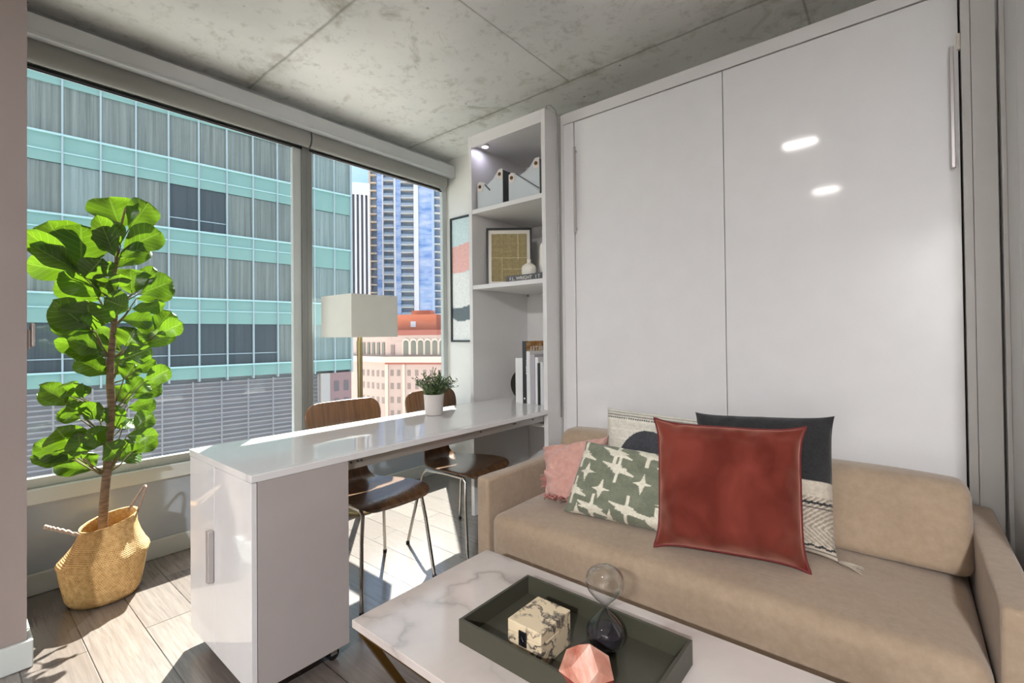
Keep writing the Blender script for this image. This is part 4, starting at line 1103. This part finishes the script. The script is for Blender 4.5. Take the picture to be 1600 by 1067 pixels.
for qi, (a, b, wpx) in enumerate(allL):
    off = random.uniform(-.10, .13); base = PX(a[0], a[1], TX+off*.35); tip = PX(b[0], b[1], TX+off)
    if tip.x < XW+.06: tip.x = XW+.06
    ax_ = tip-base; Ln = ax_.length; ax_.normalize()
    toc = (CAM-(base+tip)/2).normalized()
    side = ax_.cross(toc).normalized(); side.rotate(Matrix.Rotation(random.uniform(-.45, .45), 3, ax_))
    nn = side.cross(ax_).normalized(); hw = max(wpx*PXM*.56, Ln*.26)
    nu, nv = 8, 12; o = len(lm.v); sd = random.random()*10; bend = random.uniform(-.16, .10)
    for i in range(nv+1):
        v_ = i/nv; wv = hw*(math.sin(PI*min(1, v_**1.25)*.985)**.62 if 0 < v_ < 1 else .02)
        wv *= .74+.34*v_ + .03*math.sin(v_*15+sd)
        for j in range(nu+1):
            u_ = j/nu*2-1
            p = base + ax_*(Ln*v_) + side*(u_*wv) + nn*(abs(u_)*wv*.30 + bend*Ln*v_*v_*1.2 + .007*math.sin(v_*12+sd+u_*2)*abs(u_))
            lm.uv[len(lm.v)] = (j/nu, v_); lm.v.append(p)
    for i in range(nv):
        for j in range(nu):
            q = o+i*(nu+1)+j; lm.f.append((q, q+1, q+nu+2, q+nu+1))
    # petiole to the nearest lower point of the trunk
    best = min(tp, key=lambda p: (p-base).length + (.25 if p.z > base.z-.02 else 0))
    if (best-base).length < .36:
        br.tube([best, (best+base)/2+Vector((0, 0, -.012)), base, base+ax_*.02], [.0042, .0032, .0024, .0015], 6)
part('foliage', lm, M['leaf'], t, smooth=True, fixn=False)
part('branches', br, simple('green_brown_twig', (120, 112, 74), .7), t, smooth=True)

# ================================================================== OUTSIDE
struct('ground', box(-420, -3.6, -200, 420, -34.2, -34), M['street'])
# glass office building across the street
A0 = Vector((-24.08, 11.30, 0)); an = math.radians(5.2); DU = Vector((math.sin(an), math.cos(an), 0)); DN = Vector((math.cos(an), -math.sin(an), 0))
def fb(mb, u0, u1, n0, n1, z0, z1, A=A0, U=DU, Nn=DN):
    P = lambda u, n, z: A+U*u+Nn*n+Vector((0, 0, z))
    return mb.hexa([P(u0, n0, z0), P(u1, n0, z0), P(u1, n1, z0), P(u0, n1, z0), P(u0, n0, z1), P(u1, n0, z1), P(u1, n1, z1), P(u0, n1, z1)])
t = thing('office_building', (A0.x, A0.y, -34), 'glass office block with teal bands across the street, filling the large window', 'building')
part('block', fb(MB(), -30, 3.34, -16, -.35, -34, 27), M['louvreback'], t)
ubays = [-30+0.0] ; bays = [(-.555-1.12*(q+1), -.555-1.12*q) for q in range(13)]
bays = [(3.34-.96, 3.34), (1.30, 2.38), (.55, 1.30), (-.555, .55)] + bays
rows = [(-.02, 1.86), (3.03, 4.92), (6.05, 7.98), (9.12, 11.0)]
random.seed(4)
darkset = {(0, 1): 1, (0, 2): 1, (0, 5): 1, (0, 6): 1, (0, 4): 1, (0, 3): 1, (2, 7): 1, (2, 6): 1, (0, 7): 1, (0, 8): 1, (0, 9): 1, (0, 10): 1, (0, 11): 1}
for ri, (z0, z1) in enumerate(rows):
    for bi, (u0, u1) in enumerate(bays):
        mt = M['darkroom'] if (ri, bi) in darkset and bi > 3 else (M['curtain2'] if (bi < 3 or random.random() < .12) else M['curtain'])
        zz1 = z1+(.75 if bi < 3 and ri < 3 else 0)*0
        wnd = part('window', fb(MB(), u0+.03, u1-.03, -.34, -.12, z0, zz1), mt, t)
        if mt is M['darkroom']:
            part('transom', fb(MB(), u0+.03, u1-.03, -.119, -.09, z0+.46, z0+.50), M['mull'], wnd)
ml = MB()
for (u0, u1) in bays:
    part('mullion', fb(MB(), u0-.03, u0+.03, -.3499, .0, -.75, 21), M['mull'], t)
part('corner_mullion', fb(MB(), 3.30, 3.40, -.349, .01, -.75, 21), M['mull'], t)
for z0, z1, zm in ((-.62, -.06, None), (1.86, 3.0, 2.45), (4.93, 6.02, 5.50), (8.0, 9.09, 8.42), (11.0, 12.1, 11.5), (14.0, 15.1, 14.5), (17, 18.1, 17.5)):
    s_ = part('spandrel_band', fb(MB(), -30, 3.30, -.345, -.06, z0, z1), M['teal'], t)
    part('band_rail', fb(MB(), -30, 3.30, -.0595, .02, z1-.04, z1+.03), M['tealline'], s_)
    if zm: part('band_rail', fb(MB(), -30, .5, -.0595, -.02, zm-.02, zm+.02), M['tealline'], s_)
for z0, z1 in ((12.1, 14), (15.1, 17), (18.1, 21)):
    part('window_row', fb(MB(), -30, 3.3, -.34, -.12, z0, z1), M['curtain'], t)
lv = MB()
for q in range(46): fb(lv, -30, 1.55, -.345, -.31 if q % 3 else -.28, -.9-q*.205, -.9-q*.205+.075)
tag(part('louvre_screen', lv, M['louvre'], t), 'grey horizontal louvres')
for q in range(14): part('louvre_post', fb(MB(), 1.4-q*1.12, 1.46-q*1.12, -.0195, .0, -10, -.75), M['louvre'], t)
part('concrete_pier', fb(MB(), 1.6, 2.1, -.349, -.05, -12, -.75), M['palestone'], t)
lbw = part('lower_brick_wall', fb(MB(), 2.1, 3.34, -.349, -.1, -34, -.75), simple('faded_pink_brick', (172, 132, 124), .9), t)
for q in range(4):
    for uu in (2.35, 2.9): part('window', fb(MB(), uu, uu+.26, -.099, -.08, -1.75-q*.95, -1.2-q*.95), M['winstone'], lbw)

# helpers for far buildings: local frame facing the room
def W2(px, D): return Vector((0, 0, 0)) + _F0*D + _R0*((px-800)/FPX*D)
def frame_at(px, D, rot):
    o = W2(px, D); u = Vector((_R0.x, _R0.y, 0)); u.rotate(Matrix.Rotation(rot, 3, 'Z')); n = Vector((u.y, -u.x, 0))
    if n.dot(CAM-o) < 0: n = -n
    return o, u, n
# brick and limestone building: corner at its left third
D = 120.; zpx = lambda y, D: 1.2+(525.5-y)/FPX*D; s1 = D/FPX
o, u, n = frame_at(604, D, math.radians(-10))
t = thing('limestone_building', (o.x, o.y, -34), 'pink limestone and brick hotel with arched top windows seen past the floor lamp', 'building')
f_ = lambda mb, *a: fb(mb, *a, A=o, U=u, Nn=n)
part('main_block', f_(MB(), 0, 26, -22, 0, -34, zpx(558, D)), M['pinkstone'], t)
part('arcade_storey', f_(MB(), 0, 26, -22, -.3, zpx(558, D), zpx(524, D)), M['pinkstone'], t)
part('cornice', f_(MB(), -.6, 26.4, -22.5, 1.0, zpx(566, D), zpx(557, D)), M['palestone'], t)
part('cornice_ledge', f_(MB(), -.3, 26.2, -22.3, .5, zpx(569, D), zpx(566, D)-.01), M['brickdark'], t)
part('parapet', f_(MB(), 0, 26, -22, -.05, zpx(524, D)+.01, zpx(516, D)), M['brickdark'], t)
part('penthouse', f_(MB(), 1.2, 11.8, -14, -4, zpx(516, D)+.02, zpx(491, D)), M['brickred'], t)
part('penthouse_upper', f_(MB(), 1.0, 6.5, -18, -14.1, zpx(516, D)+.02, zpx(481, D)), M['brickred'], t)
part('roof_sign', f_(MB(), 4.9, 6.3, -4.0, -3.85, zpx(511, D), zpx(502, D)), M['whitefin'], t)
def arch(mb, u0, u1, z0, z1, n0, n1):
    r = (u1-u0)/2; c = (u0+u1)/2; pts = [(u0, z0), (u1, z0)] + [(c+r*math.cos(q), z1-r+r*math.sin(q)) for q in [PI*i/10 for i in range(11)]]
    return mb.prism([o+u*a+n*n0+Vector((0, 0, b)) for a, b in pts], n*(n1-n0))
for px in (635.6, 648, 659.5, 671, 682.5, 694):
    c = (px-604)*s1; sr = part('arch_surround', arch(MB(), c-1.0, c+1.0, zpx(554, D), zpx(529, D), -.299, -.05), M['palestone'], t)
    part('arched_window', arch(MB(), c-.68, c+.68, zpx(554, D), zpx(532, D), -.049, .0), M['archglass'], sr)
for px in (613.5, ):
    c = (px-604)*s1; part('window', f_(MB(), c-.5, c+.5, -.299, -.1, zpx(554, D), zpx(539, D)), M['winstone'], t)
for py in (582, 602.5, 624, 645):
    for px in (612.5, 623.5, 640.5, 653, 666, 677, 690):
        c = (px-604)*s1; part('window', f_(MB(), c-.42, c+.42, .001, .06, zpx(py+5, D), zpx(py-4.5, D)), M['winstone'], t)
part('pilaster', f_(MB(), 4.2, 4.9, .001, .25, -34, zpx(569, D)), M['palestone'], t)
part('corner_pilaster', f_(MB(), -.4, .4, .001, .3, -34, zpx(569, D)), M['palestone'], t)
# left return of that building
u2 = Vector((u.x, u.y, 0)); u2.rotate(Matrix.Rotation(math.radians(52), 3, 'Z')); n2 = Vector((u2.y, -u2.x, 0))
f2 = lambda mb, a0, a1, b0, b1, z0, z1: fb(mb, -a1, -a0, b0, b1, z0, z1, A=o, U=-u2*-1, Nn=n2)
g2 = lambda mb, a0, a1, b0, b1, z0, z1: fb(mb, a0, a1, b0, b1, z0, z1, A=o, U=(-u2), Nn=n2)
u3 = -Vector((_R0.x, _R0.y, 0)); u3.rotate(Matrix.Rotation(math.radians(-38), 3, 'Z')); n3 = Vector((-u3.y, u3.x, 0))
if n3.dot(-o) < 0: n3 = -n3
g3 = lambda mb, a0, a1, b0, b1, z0, z1: fb(mb, a0, a1, b0, b1, z0, z1, A=o, U=u3, Nn=n3)
part('side_wing', g3(MB(), 0, 16, -8, 0, -34, zpx(558, D)), M['pinkstone'], t)
part('side_arcade', g3(MB(), 0, 16, -8, -.3, zpx(558, D)+.01, zpx(526, D)), M['pinkstone'], t)
part('side_cornice', g3(MB(), 0, 16.5, -8, 1.0, zpx(566, D), zpx(557, D)), M['palestone'], t)
for q in range(5):
    c = 1.6+q*2.1; part('window', g3(MB(), c-.5, c+.5, -.299, -.1, zpx(554, D), zpx(535, D)), M['archglass'], t)
    for py in (584, 604, 626):
        part('window', g3(MB(), c-.5, c+.5, .001, .06, zpx(py+5, D), zpx(py-5, D)), M['winstone'], t)

# white striped tower
D2 = 170.; s2 = D2/FPX
o, u, n = frame_at(548, D2, math.radians(18))
t = thing('striped_tower', (o.x, o.y, -34), 'white tower with dark vertical window strips beside the teal office block', 'building')
f_ = lambda mb, *a: fb(mb, *a, A=o, U=u, Nn=n)
zt_ = zpx(283, D2)
part('core', f_(MB(), 0, 6.9, -6, -.3, -34, zt_-4.3), M['darkstrip'], t)
part('crown_band', f_(MB(), 0, 6.9, -6, .5, zt_-4.3+.01, zt_), M['whitefin'], t)
for q in range(5): part('fin', f_(MB(), .1+q*1.5, .1+q*1.5+.72, -.299, .45, -34, zt_-4.3), M['whitefin'], t)

# balcony tower
D3 = 186.; s3 = D3/FPX
o, u, n = frame_at(578, D3, math.radians(4))
t = thing('residential_tower', (o.x, o.y, -34), 'tall blue glass residential tower with stacked balconies behind the brick hotel', 'building')
f_ = lambda mb, *a: fb(mb, *a, A=o, U=u, Nn=n)
ZT3 = 86.
U_ = lambda px: (px-578)*s3
part('core', f_(MB(), 0, U_(712), -22, -1.6, -34, ZT3), M['balglass'], t)
part('beige_bay', f_(MB(), U_(577), U_(580), -1.599, -.2, -34, ZT3), M['balconybeige'], t)
for (a, b) in ((590, 598), (619, 627), (654.5, 675)):
    gb = part('glass_bay', f_(MB(), U_(a), U_(b), -1.599, -.1, -34, ZT3), M['blueglass'], t)
    lm_ = MB()
    for q in range(25): f_(lm_, U_(a), U_(b), -.099, .0, 7+q*3.1, 7+q*3.1+.28)
    part('floor_lines', lm_, simple('pale_blue_floor_line', (150, 166, 204), .5), gb)
part('white_pier', f_(MB(), U_(598), U_(600), -1.599, .2, -34, ZT3), M['whitefin'], t)
part('white_pier', f_(MB(), U_(616), U_(619), -1.599, .2, -34, ZT3), M['whitefin'], t)
part('white_pier', f_(MB(), U_(647.3), U_(654.4), -1.599, .8, -34, ZT3), M['whitefin'], t)
part('pale_bay', f_(MB(), U_(675.1), U_(679), -1.599, .2, -34, ZT3), simple('pale_lilac_cladding', (160, 174, 204), .6), t)
kidx = 0
for (a, b, mt, ph) in ((580, 589.8, M['balconybeige'], 0), (600.2, 615.8, M['balcony'], .9), (627.2, 647.0, M['balcony'], .3), (679.2, 692, M['balcony'], .6)):
    for q in range(22):
        z = 9+ph+q*3.1
        sb = part('balcony', f_(MB(), U_(a), U_(b), -1.599, .5, z, z+.42), mt, t)
        if a in (627.2, 600.2): part('railing', f_(MB(), U_(a)+.1, U_(b)-.1, .40, .46, z+.43, z+1.35), M['balglass'], sb)
o, u, n = frame_at(676, 150., 0)
f_ = lambda mb, *a: fb(mb, *a, A=o, U=u, Nn=n)
t = thing('low_building', (o.x, o.y, -34), 'low blue-grey building between the brick penthouse and the window edge', 'building')
part('block', f_(MB(), 0, 14, -10, 0, -34, zpx(497, 150)), M['bluegrey'], t)
part('roof_line', f_(MB(), 0, 14, -10, .2, zpx(497, 150)+.01, zpx(495, 150)), M['whitefin'], t)
